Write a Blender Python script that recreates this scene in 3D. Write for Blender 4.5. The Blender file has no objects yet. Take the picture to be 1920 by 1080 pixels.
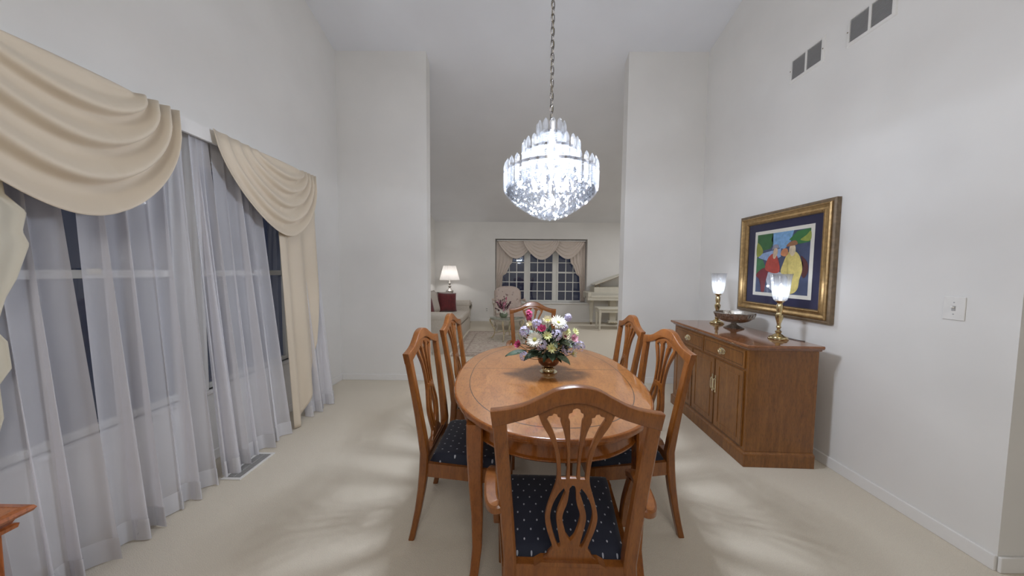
import bpy, bmesh, math, random
from mathutils import Vector, Matrix, noise
random.seed(7)
PI = math.pi
D = bpy.data
SC = bpy.context.scene
COL = SC.collection
R = math.radians

# ------------------------------------------------------------------ camera
cam_data = D.cameras.new('camera')
cam_data.sensor_width = 36.0
cam_data.lens = 36.0 * 580.0 / 1920.0
cam_data.clip_start = 0.02
cam = D.objects.new('camera', cam_data)
COL.objects.link(cam)
cam.matrix_world = (Matrix.Translation((0, 0, 1.38)) @ Matrix.Rotation(R(0.49), 4, 'Z')
                    @ Matrix.Rotation(R(90 - 3.16), 4, 'X') @ Matrix.Rotation(R(0.5), 4, 'Z'))
SC.camera = cam
# ------------------------------------------------------------------ world (night outside)
w = D.worlds.new('world'); SC.world = w; w.use_nodes = True
w.node_tree.nodes['Background'].inputs[0].default_value = (0.085, 0.10, 0.15, 1)
w.node_tree.nodes['Background'].inputs[1].default_value = 0.35
SC.view_settings.view_transform = 'Standard'
SC.view_settings.look = 'None'
SC.view_settings.gamma = 1
SC.view_settings.use_curve_mapping = False
SC.view_settings.exposure = -0.30
# ------------------------------------------------------------------ lights
def area(name, loc, size, power, color=(1, 0.97, 0.92), rot=(0, 0, 0)):
    l = D.lights.new(name, 'AREA'); l.shape = 'DISK'; l.size = size; l.energy = power; l.color = color
    o = D.objects.new(name, l); COL.objects.link(o); o.location = loc; o.rotation_euler = rot
    return o
def point(name, loc, radius, power, color=(1, 0.96, 0.9)):
    l = D.lights.new(name, 'POINT'); l.shadow_soft_size = radius; l.energy = power; l.color = color
    o = D.objects.new(name, l); COL.objects.link(o); o.location = loc
    return o
CHX, CHY = 0.21, 1.90                                       # chandelier axis
COOL = (0.84, 0.90, 1.0)
area('fill_dining_rear', (0.2, -1.6, 3.3), 1.6, 44, (1, 0.98, 0.95), (R(35), 0, 0))  # added fill behind the camera, stands in for an unseen ceiling fixture
area('fill_living_right', (3.6, 6.3, 2.75), 0.8, 42, (0.96, 0.97, 1.0))  # extra light put in to brighten the far room, no fixture modelled
area('fill_living_left', (-0.3, 5.6, 3.25), 0.6, 20, (0.94, 0.96, 1.0))  # second added fill for the far room, no lamp seen there
for _r, _z, _n, _p, _o in ((0.105, 1.905, 8, 7.0, 0.2), (0.07, 2.035, 5, 5.0, 0.2), (0.0, 2.145, 1, 9.0, 0.2), (0.05, 1.795, 4, 5.0, 0.2)):
    for _k in range(_n):
        _a = 2 * math.pi * _k / _n + _o
        point('light_chandelier_bulb', (CHX + _r * math.cos(_a), CHY + _r * math.sin(_a), _z), 0.012, _p, COOL)
point('light_sofa_lamp', (-1.665, 7.90, 1.26), 0.02, 5.5, (1, 0.98, 0.97))
point('light_buffet_lamp_near', (2.01, 2.35, 1.255), 0.01, 1.1, COOL)
point('light_buffet_lamp_far', (2.00, 3.05, 1.255), 0.01, 1.1, COOL)

# ================================================================== materials
def rgb(c): return (c[0], c[1], c[2], 1)
def newmat(name):
    m = D.materials.new(name); m.use_nodes = True
    nt = m.node_tree
    return m, nt, nt.nodes['Principled BSDF'], nt.nodes['Material Output']
def bump(nt, b, fac, strength, dist=0.01):
    bn = nt.nodes.new('ShaderNodeBump'); bn.inputs['Strength'].default_value = strength
    bn.inputs['Distance'].default_value = dist
    nt.links.new(fac, bn.inputs['Height']); nt.links.new(bn.outputs[0], b.inputs['Normal'])
def coords(nt, scale=(1, 1, 1), rot=(0, 0, 0), kind='Object'):
    tc = nt.nodes.new('ShaderNodeTexCoord'); mp = nt.nodes.new('ShaderNodeMapping')
    mp.inputs['Scale'].default_value = scale; mp.inputs['Rotation'].default_value = rot
    nt.links.new(tc.outputs[kind], mp.inputs[0]); return mp.outputs[0]
def plain(name, c, rough=0.6, metal=0.0, nscale=0, namt=0.0, bstr=0.0, coat=0.0, sheen=0.0):
    m, nt, b, out = newmat(name)
    b.inputs['Base Color'].default_value = rgb(c); b.inputs['Roughness'].default_value = rough
    b.inputs['Metallic'].default_value = metal; b.inputs['Coat Weight'].default_value = coat
    b.inputs['Sheen Weight'].default_value = sheen
    n = nt.nodes.new('ShaderNodeTexNoise'); n.inputs['Scale'].default_value = nscale or 20
    n.inputs['Detail'].default_value = 4
    nt.links.new(coords(nt), n.inputs['Vector'])
    r = nt.nodes.new('ShaderNodeValToRGB')
    a = namt or 0.03
    r.color_ramp.elements[0].position = 0.3; r.color_ramp.elements[1].position = 0.7
    r.color_ramp.elements[0].color = rgb([x * (1 - a) for x in c]); r.color_ramp.elements[1].color = rgb([min(1, x * (1 + a)) for x in c])
    nt.links.new(n.outputs['Fac'], r.inputs[0]); nt.links.new(r.outputs[0], b.inputs['Base Color'])
    if bstr: bump(nt, b, n.outputs['Fac'], bstr)
    return m
def wood(name, c1, c2, rough=0.3, scale=(6, 6, 1.0), coat=0.3, nscale=7.0, mott=0.25, oval=None, kind='Object'):
    """mottled cherry-like veneer: stretched grain noise times a fine fleck"""
    m, nt, b, out = newmat(name); L = nt.links.new
    vec = coords(nt, scale, kind=kind)
    n = nt.nodes.new('ShaderNodeTexNoise'); n.inputs['Scale'].default_value = nscale; n.inputs['Detail'].default_value = 8
    n.inputs['Roughness'].default_value = 0.62; n.inputs['Distortion'].default_value = 0.6
    L(vec, n.inputs['Vector'])
    r = nt.nodes.new('ShaderNodeValToRGB')
    r.color_ramp.elements[0].position = 0.30; r.color_ramp.elements[0].color = rgb(c1)
    r.color_ramp.elements[1].position = 0.68; r.color_ramp.elements[1].color = rgb(c2)
    L(n.outputs['Fac'], r.inputs[0])
    n2 = nt.nodes.new('ShaderNodeTexNoise'); n2.inputs['Scale'].default_value = nscale * 7; n2.inputs['Detail'].default_value = 3
    L(vec, n2.inputs['Vector'])
    r2 = nt.nodes.new('ShaderNodeValToRGB')
    r2.color_ramp.elements[0].position = 0.36; r2.color_ramp.elements[0].color = (1 - mott, 1 - mott, 1 - mott, 1)
    r2.color_ramp.elements[1].position = 0.5; r2.color_ramp.elements[1].color = (1, 1, 1, 1)
    L(n2.outputs['Fac'], r2.inputs[0])
    mx = nt.nodes.new('ShaderNodeMix'); mx.data_type = 'RGBA'; mx.blend_type = 'MULTIPLY'; mx.inputs[0].default_value = 1
    L(r.outputs[0], mx.inputs[6]); L(r2.outputs[0], mx.inputs[7])
    col = mx.outputs[2]
    if oval:
        # dark inlay stringing on a superellipse, plus the leaf joint
        ax, ay, e, w_, seam = oval
        tc = nt.nodes.new('ShaderNodeTexCoord'); sx = nt.nodes.new('ShaderNodeSeparateXYZ'); L(tc.outputs['Object'], sx.inputs[0])
        def mth(op, a, bb=None):
            q = nt.nodes.new('ShaderNodeMath'); q.operation = op
            for i, v in enumerate((a, bb)):
                if v is None: continue
                if isinstance(v, (int, float)): q.inputs[i].default_value = v
                else: L(v, q.inputs[i])
            return q.outputs[0]
        px_ = mth('POWER', mth('ABSOLUTE', mth('DIVIDE', sx.outputs[0], ax)), e)
        py_ = mth('POWER', mth('ABSOLUTE', mth('DIVIDE', sx.outputs[1], ay)), e)
        rr = mth('POWER', mth('ADD', px_, py_), 1 / e)
        line = mth('LESS_THAN', mth('ABSOLUTE', mth('SUBTRACT', rr, 1.0)), w_)
        sm = mth('LESS_THAN', mth('ABSOLUTE', mth('SUBTRACT', sx.outputs[1], seam)), 0.0022)
        dark = mth('MAXIMUM', line, sm)
        m2 = nt.nodes.new('ShaderNodeMix'); m2.data_type = 'RGBA'
        L(dark, m2.inputs[0]); L(col, m2.inputs[6]); m2.inputs[7].default_value = (0.035, 0.014, 0.006, 1)
        col = m2.outputs[2]
    L(col, b.inputs['Base Color'])
    b.inputs['Roughness'].default_value = rough; b.inputs['Coat Weight'].default_value = coat
    b.inputs['Coat Roughness'].default_value = 0.045; b.inputs['Coat IOR'].default_value = 1.75 if oval else 1.5
    return m
def cloth(name, c, transl=0.3, transp=0.0, grazing=0.0, rough=0.9, weave=600, sheen=0.0, var=0.03):
    """fabric: diffuse + translucent (+ see-through share for a sheer, denser where seen edge-on)"""
    m, nt, b, out = newmat(name); L = nt.links.new
    b.inputs['Roughness'].default_value = rough; b.inputs['Sheen Weight'].default_value = sheen
    n = nt.nodes.new('ShaderNodeTexNoise'); n.inputs['Scale'].default_value = 4; n.inputs['Detail'].default_value = 3
    L(coords(nt), n.inputs['Vector'])
    r = nt.nodes.new('ShaderNodeValToRGB'); r.color_ramp.elements[0].color = rgb([x * (1 - var) for x in c]); r.color_ramp.elements[1].color = rgb([min(1, x * (1 + var)) for x in c])
    L(n.outputs['Fac'], r.inputs[0]); L(r.outputs[0], b.inputs['Base Color'])
    n3 = nt.nodes.new('ShaderNodeTexNoise'); n3.inputs['Scale'].default_value = weave
    L(coords(nt), n3.inputs['Vector']); bump(nt, b, n3.outputs['Fac'], 0.15, 0.002)
    tr = nt.nodes.new('ShaderNodeBsdfTranslucent'); L(r.outputs[0], tr.inputs[0])
    a = nt.nodes.new('ShaderNodeMixShader'); a.inputs[0].default_value = transl
    L(b.outputs[0], a.inputs[1]); L(tr.outputs[0], a.inputs[2])
    last = a.outputs[0]
    if transp:
        tp = nt.nodes.new('ShaderNodeBsdfTransparent')
        lw = nt.nodes.new('ShaderNodeLayerWeight'); lw.inputs[0].default_value = 0.35
        ma = nt.nodes.new('ShaderNodeMath'); ma.operation = 'MULTIPLY_ADD'; ma.use_clamp = True
        L(lw.outputs['Facing'], ma.inputs[0]); ma.inputs[1].default_value = -grazing; ma.inputs[2].default_value = transp
        mm = nt.nodes.new('ShaderNodeMixShader'); L(ma.outputs[0], mm.inputs[0]); L(last, mm.inputs[1]); L(tp.outputs[0], mm.inputs[2])
        last = mm.outputs[0]
    L(last, out.inputs[0])
    return m
def glassy(name, tint=(1, 1, 1), refl=(1, 1, 1), rough=0.02, ior=1.5, diff=0.0, base=0.0, dcol=(0.95, 0.97, 1)):
    """thin clear glass: transparent + Fresnel mirror, optional milky share for cut facets"""
    m, nt, b, out = newmat(name); L = nt.links.new; nt.nodes.remove(b)
    tp = nt.nodes.new('ShaderNodeBsdfTransparent'); tp.inputs[0].default_value = rgb(tint)
    gl = nt.nodes.new('ShaderNodeBsdfGlossy'); gl.inputs[0].default_value = rgb(refl); gl.inputs['Roughness'].default_value = rough
    f0 = ((ior - 1) / (ior + 1)) ** 2 + base
    lw = nt.nodes.new('ShaderNodeLayerWeight'); lw.inputs[0].default_value = 0.5
    pw = nt.nodes.new('ShaderNodeMath'); pw.operation = 'POWER'; L(lw.outputs['Facing'], pw.inputs[0]); pw.inputs[1].default_value = 5
    ma = nt.nodes.new('ShaderNodeMath'); ma.operation = 'MULTIPLY_ADD'; ma.use_clamp = True
    L(pw.outputs[0], ma.inputs[0]); ma.inputs[1].default_value = 1 - f0; ma.inputs[2].default_value = f0
    mx = nt.nodes.new('ShaderNodeMixShader'); L(ma.outputs[0], mx.inputs[0]); L(tp.outputs[0], mx.inputs[1]); L(gl.outputs[0], mx.inputs[2])
    last = mx.outputs[0]
    if diff:
        d1 = nt.nodes.new('ShaderNodeBsdfDiffuse'); d1.inputs[0].default_value = rgb(dcol)
        d2 = nt.nodes.new('ShaderNodeBsdfTranslucent'); d2.inputs[0].default_value = rgb(dcol)
        dm = nt.nodes.new('ShaderNodeMixShader'); dm.inputs[0].default_value = 0.6; L(d1.outputs[0], dm.inputs[1]); L(d2.outputs[0], dm.inputs[2])
        m2 = nt.nodes.new('ShaderNodeMixShader'); m2.inputs[0].default_value = diff; L(last, m2.inputs[1]); L(dm.outputs[0], m2.inputs[2])
        last = m2.outputs[0]
    L(last, out.inputs[0]); return m
def litglass(name, c, s):
    """glowing clear bulb: light passes through the glass, which itself glows"""
    m, nt, b, out = newmat(name); nt.nodes.remove(b)
    e = nt.nodes.new('ShaderNodeEmission'); e.inputs[0].default_value = rgb(c); e.inputs[1].default_value = s
    tp = nt.nodes.new('ShaderNodeBsdfTransparent'); ad = nt.nodes.new('ShaderNodeAddShader')
    nt.links.new(e.outputs[0], ad.inputs[0]); nt.links.new(tp.outputs[0], ad.inputs[1]); nt.links.new(ad.outputs[0], out.inputs[0]); return m
def emit(name, c, s):
    m, nt, b, out = newmat(name); nt.nodes.remove(b)
    e = nt.nodes.new('ShaderNodeEmission'); e.inputs[0].default_value = rgb(c); e.inputs[1].default_value = s
    nt.links.new(e.outputs[0], out.inputs[0]); return m
def dotted(name, base, dot, cell=0.034, r=0.085, rough=0.75):
    """woven navy seat fabric with small staggered pale motifs"""
    m, nt, b, out = newmat(name); L = nt.links.new
    s = 1 / cell
    vec = coords(nt, (s, s * 0.62, 0), (0, 0, R(45)))
    v = nt.nodes.new('ShaderNodeTexVoronoi'); v.inputs['Scale'].default_value = 1; v.inputs['Randomness'].default_value = 0
    L(vec, v.inputs['Vector'])
    lt = nt.nodes.new('ShaderNodeMath'); lt.operation = 'LESS_THAN'; L(v.outputs['Distance'], lt.inputs[0]); lt.inputs[1].default_value = r
    mx = nt.nodes.new('ShaderNodeMix'); mx.data_type = 'RGBA'; L(lt.outputs[0], mx.inputs[0])
    mx.inputs[6].default_value = rgb(base); mx.inputs[7].default_value = rgb(dot)
    L(mx.outputs[2], b.inputs['Base Color']); b.inputs['Roughness'].default_value = rough
    b.inputs['Sheen Weight'].default_value = 0.15
    n = nt.nodes.new('ShaderNodeTexNoise'); n.inputs['Scale'].default_value = 500; L(coords(nt), n.inputs['Vector'])
    bump(nt, b, n.outputs['Fac'], 0.1, 0.002)
    return m
def patterned(name, cols, scale, thr=(0.42, 0.55, 0.62), rough=0.95, detail=3, dist=2.0):
    m, nt, b, out = newmat(name); L = nt.links.new
    n = nt.nodes.new('ShaderNodeTexNoise'); n.inputs['Scale'].default_value = scale; n.inputs['Detail'].default_value = detail
    n.inputs['Distortion'].default_value = dist
    L(coords(nt), n.inputs['Vector'])
    r = nt.nodes.new('ShaderNodeValToRGB'); cr = r.color_ramp; cr.interpolation = 'LINEAR'
    cr.elements[0].color = rgb(cols[0]); cr.elements[0].position = thr[0]
    cr.elements[1].color = rgb(cols[1]); cr.elements[1].position = thr[1]
    e = cr.elements.new(thr[2]); e.color = rgb(cols[2])
    L(n.outputs['Fac'], r.inputs[0]); L(r.outputs[0], b.inputs['Base Color']); b.inputs['Roughness'].default_value = rough
    return m

M = {}
M['wall'] = plain('wall_paint', (0.80, 0.78, 0.745), 0.9, nscale=2.2, namt=0.025)
M['ceil'] = plain('ceiling_paint', (0.775, 0.78, 0.80), 0.95, nscale=2, namt=0.02)
M['trim'] = plain('trim_paint', (0.82, 0.80, 0.77), 0.5, nscale=8, namt=0.02)
M['carpet'] = plain('carpet', (0.74, 0.665, 0.545), 1.0, nscale=260, namt=0.07, bstr=0.5)
M['winframe'] = plain('window_frame_paint', (0.80, 0.79, 0.74), 0.45, nscale=9, namt=0.02)
M['glass'] = glassy('window_glass', (0.55, 0.6, 0.75), ior=1.55, base=0.05)
M['sheer'] = cloth('sheer_fabric', (0.92, 0.91, 0.94), 0.30, 0.42, 0.42, weave=900)
M['hem'] = cloth('sheer_hem_fabric', (0.86, 0.85, 0.86), 0.3, 0.08, weave=900)
M['cream'] = cloth('cream_drape_fabric', (0.80, 0.69, 0.54), 0.12, rough=0.6, sheen=0.2)
M['lining'] = cloth('cream_lining_fabric', (0.80, 0.74, 0.60), 0.15, rough=0.7)
M['blush'] = cloth('pale_drape_fabric', (0.78, 0.68, 0.60), 0.12, rough=0.7)
M['table'] = wood('table_veneer', (0.30, 0.105, 0.022), (0.44, 0.180, 0.044), 0.34, (3.5, 1.2, 3), 1.0, 5, 0.22, oval=(0.452, 0.665, 2.25, 0.0040, 0.075))
M['tablewood'] = wood('table_wood', (0.23, 0.064, 0.009), (0.34, 0.112, 0.020), 0.22, (5, 5, 1.2), 0.4, 6, 0.2)
M['chair'] = wood('chair_wood', (0.180, 0.053, 0.008), (0.300, 0.103, 0.018), 0.32, (6, 6, 1.0), 0.22, 6, 0.2)
M['buffet'] = wood('sideboard_veneer', (0.170, 0.058, 0.009), (0.285, 0.112, 0.022), 0.28, (7, 7, 0.8), 0.35, 5, 0.3)
M['buffettop'] = wood('sideboard_top_wood', (0.20, 0.07, 0.025), (0.34, 0.135, 0.05), 0.12, (5, 1.0, 5), 0.6, 5, 0.2)
M['inlay'] = plain('dark_inlay', (0.05, 0.02, 0.01), 0.4)
M['chest'] = wood('chest_wood', (0.30, 0.075, 0.02), (0.46, 0.14, 0.035), 0.28, (6, 6, 1.0), 0.35, 5, 0.3)
M['seat'] = dotted('navy_seat_fabric', (0.008, 0.012, 0.030), (0.42, 0.44, 0.5))
M['brass'] = plain('polished_brass', (0.62, 0.50, 0.28), 0.20, 1.0, nscale=25, namt=0.25)
M['palebrass'] = plain('pale_brass', (0.80, 0.72, 0.52), 0.2, 1.0, nscale=12, namt=0.05)
M['silver'] = plain('tarnished_silver', (0.45, 0.42, 0.38), 0.32, 1.0, nscale=60, namt=0.35, bstr=0.5)
M['chrome'] = plain('chandelier_metal', (0.55, 0.54, 0.55), 0.2, 1.0)
M['chain'] = plain('chain_metal', (0.30, 0.28, 0.27), 0.35, 1.0)
M['bronze'] = plain('bronze_bowl_metal', (0.22, 0.10, 0.045), 0.25, 0.7, nscale=14, namt=0.25)
M['gold'] = plain('gilt_frame', (0.40, 0.265, 0.12), 0.40, 0.8, nscale=40, namt=0.2, bstr=0.15)
M['golddark'] = plain('gilt_frame_edge', (0.22, 0.16, 0.10), 0.5, 0.4, nscale=30, namt=0.25, bstr=0.2)
M['matnavy'] = plain('navy_mount', (0.030, 0.030, 0.075), 0.9)
M['paper'] = plain('print_paper', (0.80, 0.78, 0.70), 0.9)
M['pane'] = glassy('picture_glass', (1, 1, 1), ior=1.3)
M['crystal'] = glassy('cut_crystal', (0.97, 0.98, 1.0), rough=0.12, ior=1.6, diff=0.034, base=0.03, dcol=(0.92, 0.95, 1.0))
M['bead'] = glassy('crystal_bead', (0.97, 0.98, 1.0), rough=0.05, ior=1.4, diff=0.0045, base=0.0, dcol=(0.92, 0.95, 1.0))
M['shadeglass'] = glassy('cut_glass_shade', (0.97, 0.98, 1.0), rough=0.1, ior=1.5, diff=0.085, base=0.06)
M['bulb'] = litglass('lit_bulb', (0.86, 0.91, 1.0), 4)
M['minibulb'] = litglass('lit_candle_bulb', (0.90, 0.94, 1.0), 3)
M['lampshade'] = cloth('pleated_lampshade', (0.9, 0.88, 0.86), 0.55, weave=300)
M['pewter'] = plain('pewter_lamp_base', (0.50, 0.48, 0.46), 0.25, 1.0)
M['sofa'] = patterned('sofa_fabric', [(0.62, 0.56, 0.48), (0.58, 0.52, 0.44), (0.66, 0.60, 0.53)], 30, rough=0.9)
M['sofacush'] = plain('cushion_fabric', (0.52, 0.46, 0.40), 0.9, nscale=60, namt=0.08)
M['red'] = plain('burgundy_velvet', (0.12, 0.008, 0.010), 0.8, nscale=20, namt=0.3, sheen=0.4)
M['floral'] = patterned('floral_upholstery', [(0.60, 0.48, 0.42), (0.62, 0.52, 0.46), (0.30, 0.20, 0.18)], 11, (0.4, 0.6, 0.68), detail=4, dist=1.0)
M['creamwood'] = plain('cream_lacquer_wood', (0.66, 0.62, 0.52), 0.35, nscale=10, namt=0.03)
M['greywood'] = plain('limed_wood', (0.50, 0.45, 0.38), 0.4, nscale=30, namt=0.15)
M['tableglass'] = glassy('table_glass', (0.72, 0.80, 0.76), ior=1.5, base=0.05)
M['rug'] = patterned('rug_pile', [(0.50, 0.40, 0.33), (0.62, 0.55, 0.46), (0.44, 0.33, 0.28)], 5, (0.42, 0.5, 0.6), detail=5, dist=3.0)
M['rugedge'] = plain('rug_border', (0.42, 0.34, 0.28), 1.0, nscale=30, namt=0.3)
M['plastic'] = plain('white_plastic', (0.80, 0.78, 0.74), 0.35)
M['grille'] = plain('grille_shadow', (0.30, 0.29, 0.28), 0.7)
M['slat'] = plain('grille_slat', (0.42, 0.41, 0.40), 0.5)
M['black'] = plain('black_rubber', (0.015, 0.015, 0.015), 0.5)
M['petal_white'] = cloth('white_petal', (0.88, 0.87, 0.78), 0.3, var=0.05)
M['petal_yellow'] = cloth('pale_yellow_petal', (0.80, 0.82, 0.42), 0.3, var=0.08)
M['petal_lilac'] = cloth('lilac_petal', (0.66, 0.62, 0.80), 0.3, var=0.2)
M['petal_pink'] = cloth('magenta_petal', (0.62, 0.10, 0.24), 0.25, var=0.2)
M['petal_rose'] = cloth('pale_rose_petal', (0.74, 0.42, 0.50), 0.25, var=0.2)
M['petal_cream'] = cloth('cream_petal', (0.78, 0.70, 0.52), 0.25, var=0.1)
M['flowerheart'] = plain('flower_heart', (0.42, 0.40, 0.10), 0.9, nscale=200, namt=0.3)
M['darkheart'] = plain('dark_flower_heart', (0.16, 0.02, 0.04), 0.9)
M['leaf'] = plain('dark_leaf', (0.045, 0.075, 0.04), 0.5, nscale=40, namt=0.3)
M['leafpale'] = plain('pale_leaf', (0.20, 0.25, 0.16), 0.5, nscale=40, namt=0.3)
M['foliage'] = plain('dusky_foliage', (0.09, 0.035, 0.05), 0.7, nscale=40, namt=0.4)

# ================================================================== mesh helpers
def obj(name, bm, mat, parent=None, smooth=False, loc=None, rot=None, sub=0):
    me = D.meshes.new(name)
    bmesh.ops.recalc_face_normals(bm, faces=bm.faces)
    bm.to_mesh(me); bm.free()
    me.materials.append(mat)
    if smooth:
        for p in me.polygons: p.use_smooth = True
    o = D.objects.new(name, me); COL.objects.link(o)
    if parent: o.parent = parent
    if loc: o.location = loc
    if rot: o.rotation_euler = rot
    if smooth and smooth != 'full':
        m = o.modifiers.new('wn', 'WEIGHTED_NORMAL') if False else None
        try: me.set_sharp_from_angle(angle=R(40))
        except Exception: pass
    return o
def tag(o, label, cat, group=None, kind=None):
    o['label'] = label; o['category'] = cat
    if group: o['group'] = group
    if kind: o['kind'] = kind
    return o
def thing(name, label, cat, loc=(0, 0, 0), rz=0, group=None):
    o = D.objects.new(name, None); COL.objects.link(o); o.empty_display_size = 0.05
    o.location = loc; o.rotation_euler = (0, 0, rz)
    return tag(o, label, cat, group)
def struct(name, bm, mat, parent=None, smooth=False):
    o = obj(name, bm, mat, parent, smooth)
    if not parent: o['kind'] = 'structure'
    return o
def dup(root, loc, rz, label=None, group=None):
    r = root.copy(); COL.objects.link(r); r.location = loc; r.rotation_euler = (0, 0, rz)
    if label: r['label'] = label
    if group: r['group'] = group
    for ch in list(root.children):
        c = ch.copy(); COL.objects.link(c); c.parent = r
        for g in ch.children:
            d = g.copy(); COL.objects.link(d); d.parent = c
    return r
def B(): return bmesh.new()
def box(bm, x0, x1, y0, y1, z0, z1, bev=0.0, seg=2):
    vs = [bm.verts.new((x, y, z)) for x in (x0, x1) for y in (y0, y1) for z in (z0, z1)]
    F = [(0, 1, 3, 2), (4, 6, 7, 5), (0, 4, 5, 1), (2, 3, 7, 6), (0, 2, 6, 4), (1, 5, 7, 3)]
    fs = [bm.faces.new([vs[i] for i in f]) for f in F]
    if bev:
        es = list({e for f in fs for e in f.edges})
        bmesh.ops.bevel(bm, geom=es, offset=bev, segments=seg, affect='EDGES', profile=0.5)
    return bm
def loft(bm, rings, cap=True, closed=True):
    rv = [[bm.verts.new(p) for p in r] for r in rings]
    n = len(rv[0])
    for a, b in zip(rv[:-1], rv[1:]):
        for i in range(n if closed else n - 1):
            j = (i + 1) % n
            bm.faces.new((a[i], a[j], b[j], b[i]))
    if cap and closed:
        bm.faces.new(rv[0][::-1]); bm.faces.new(rv[-1])
    return bm
def lathe(bm, prof, n=24, c=(0, 0, 0), flute=0, famp=0.0, cap=True):
    rings = []
    for r, z in prof:
        rings.append([(c[0] + max(r, 1e-4) * (1 + famp * math.cos(flute * 2 * PI * i / n)) * math.cos(2 * PI * i / n),
                       c[1] + max(r, 1e-4) * (1 + famp * math.cos(flute * 2 * PI * i / n)) * math.sin(2 * PI * i / n), c[2] + z) for i in range(n)])
    return loft(bm, rings, cap)
def tube(bm, pts, rad, n=8, cap=True):
    pts = [Vector(p) for p in pts]
    if not isinstance(rad, (list, tuple)): rad = [rad] * len(pts)
    rings = []; up = None
    for i, p in enumerate(pts):
        t = (pts[min(i + 1, len(pts) - 1)] - pts[max(i - 1, 0)]).normalized()
        if up is None:
            up = t.orthogonal().normalized()
        up = (up - t * up.dot(t)).normalized(); s = t.cross(up)
        rings.append([p + (up * math.cos(2 * PI * k / n) + s * math.sin(2 * PI * k / n)) * rad[i] for k in range(n)])
    return loft(bm, rings, cap)
def bez(pts, n=10):
    """Catmull-Rom through points"""
    P = [Vector(p) for p in pts]; P = [P[0] * 2 - P[1]] + P + [P[-1] * 2 - P[-2]]
    out = []
    for i in range(1, len(P) - 2):
        for k in range(n):
            t = k / n
            out.append(0.5 * ((2 * P[i]) + (-P[i - 1] + P[i + 1]) * t + (2 * P[i - 1] - 5 * P[i] + 4 * P[i + 1] - P[i + 2]) * t * t + (-P[i - 1] + 3 * P[i] - 3 * P[i + 1] + P[i + 2]) * t ** 3))
    out.append(P[-2]); return out
def post(bm, path, sec, ch=0.15):
    """rectangular chamfered bar with horizontal sections; path [(x,y,z)], sec [(wx,wy)]"""
    rings = []
    for (x, y, z), (wx, wy) in zip(path, sec):
        a, b = wx / 2, wy / 2; c = min(a, b) * ch * 2
        rings.append([(x - a + c, y - b, z), (x + a - c, y - b, z), (x + a, y - b + c, z), (x + a, y + b - c, z),
                      (x + a - c, y + b, z), (x - a + c, y + b, z), (x - a, y + b - c, z), (x - a, y - b + c, z)])
    return loft(bm, rings)
def sell(a, b, e, n, z):
    out = []
    for i in range(n):
        t = 2 * PI * i / n; c, s = math.cos(t), math.sin(t)
        out.append((a * math.copysign(abs(c) ** (2 / e), c), b * math.copysign(abs(s) ** (2 / e), s), z))
    return out
def plate(loops, depth, bev=0.0):
    """flat board with holes: loops in (x, z), thickness along y; returns bmesh in xz-plane"""
    cu = D.curves.new('tmp', 'CURVE'); cu.dimensions = '2D'; cu.fill_mode = 'BOTH'
    cu.extrude = depth / 2 - bev; cu.bevel_depth = bev; cu.bevel_resolution = 1; cu.offset = -bev
    for lp in loops:
        s = cu.splines.new('POLY'); s.points.add(len(lp) - 1)
        for p, (x, z) in zip(s.points, lp): p.co = (x, z, 0, 1)
        s.use_cyclic_u = True
    o = D.objects.new('tmp', cu); COL.objects.link(o)
    dg = bpy.context.evaluated_depsgraph_get(); me = D.meshes.new_from_object(o.evaluated_get(dg))
    D.objects.remove(o); D.curves.remove(cu)
    bm = B(); bm.from_mesh(me); D.meshes.remove(me)
    bmesh.ops.remove_doubles(bm, verts=bm.verts, dist=1e-5)
    for v in bm.verts: v.co = Vector((v.co.x, -v.co.z, v.co.y))
    return bm
def grid(bm, f, nu, nv):
    vs = [[bm.verts.new(f(i / nu, j / nv)) for i in range(nu + 1)] for j in range(nv + 1)]
    for j in range(nv):
        for i in range(nu):
            bm.faces.new((vs[j][i], vs[j][i + 1], vs[j + 1][i + 1], vs[j + 1][i]))
    return bm
def cushion(bm, cx, cy, cz, wx, wy, h, puff=0.5, n=10, bow=0.0):
    """soft pillow: two domed sheets meeting at a seam"""
    def sh(sg):
        def f(u, v):
            a, b = 2 * u - 1, 2 * v - 1
            d = max(0, (1 - a ** 4)) ** puff * max(0, (1 - b ** 4)) ** puff
            k = 1 - bow * (a * a * b * b)
            kx = 1 - 0.06 * (1 - b * b) if bow else 1; ky = 1 - 0.06 * (1 - a * a) if bow else 1
            return (cx + a * wx / 2 * kx, cy + b * wy / 2 * ky, cz + sg * h / 2 * d)
        return f
    grid(bm, sh(1), n, n); grid(bm, sh(-1), n, n)
    bmesh.ops.remove_doubles(bm, verts=bm.verts, dist=1e-4)
    return bm
def xf(bm, mat4):
    bmesh.ops.transform(bm, matrix=mat4, verts=bm.verts); return bm

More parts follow.
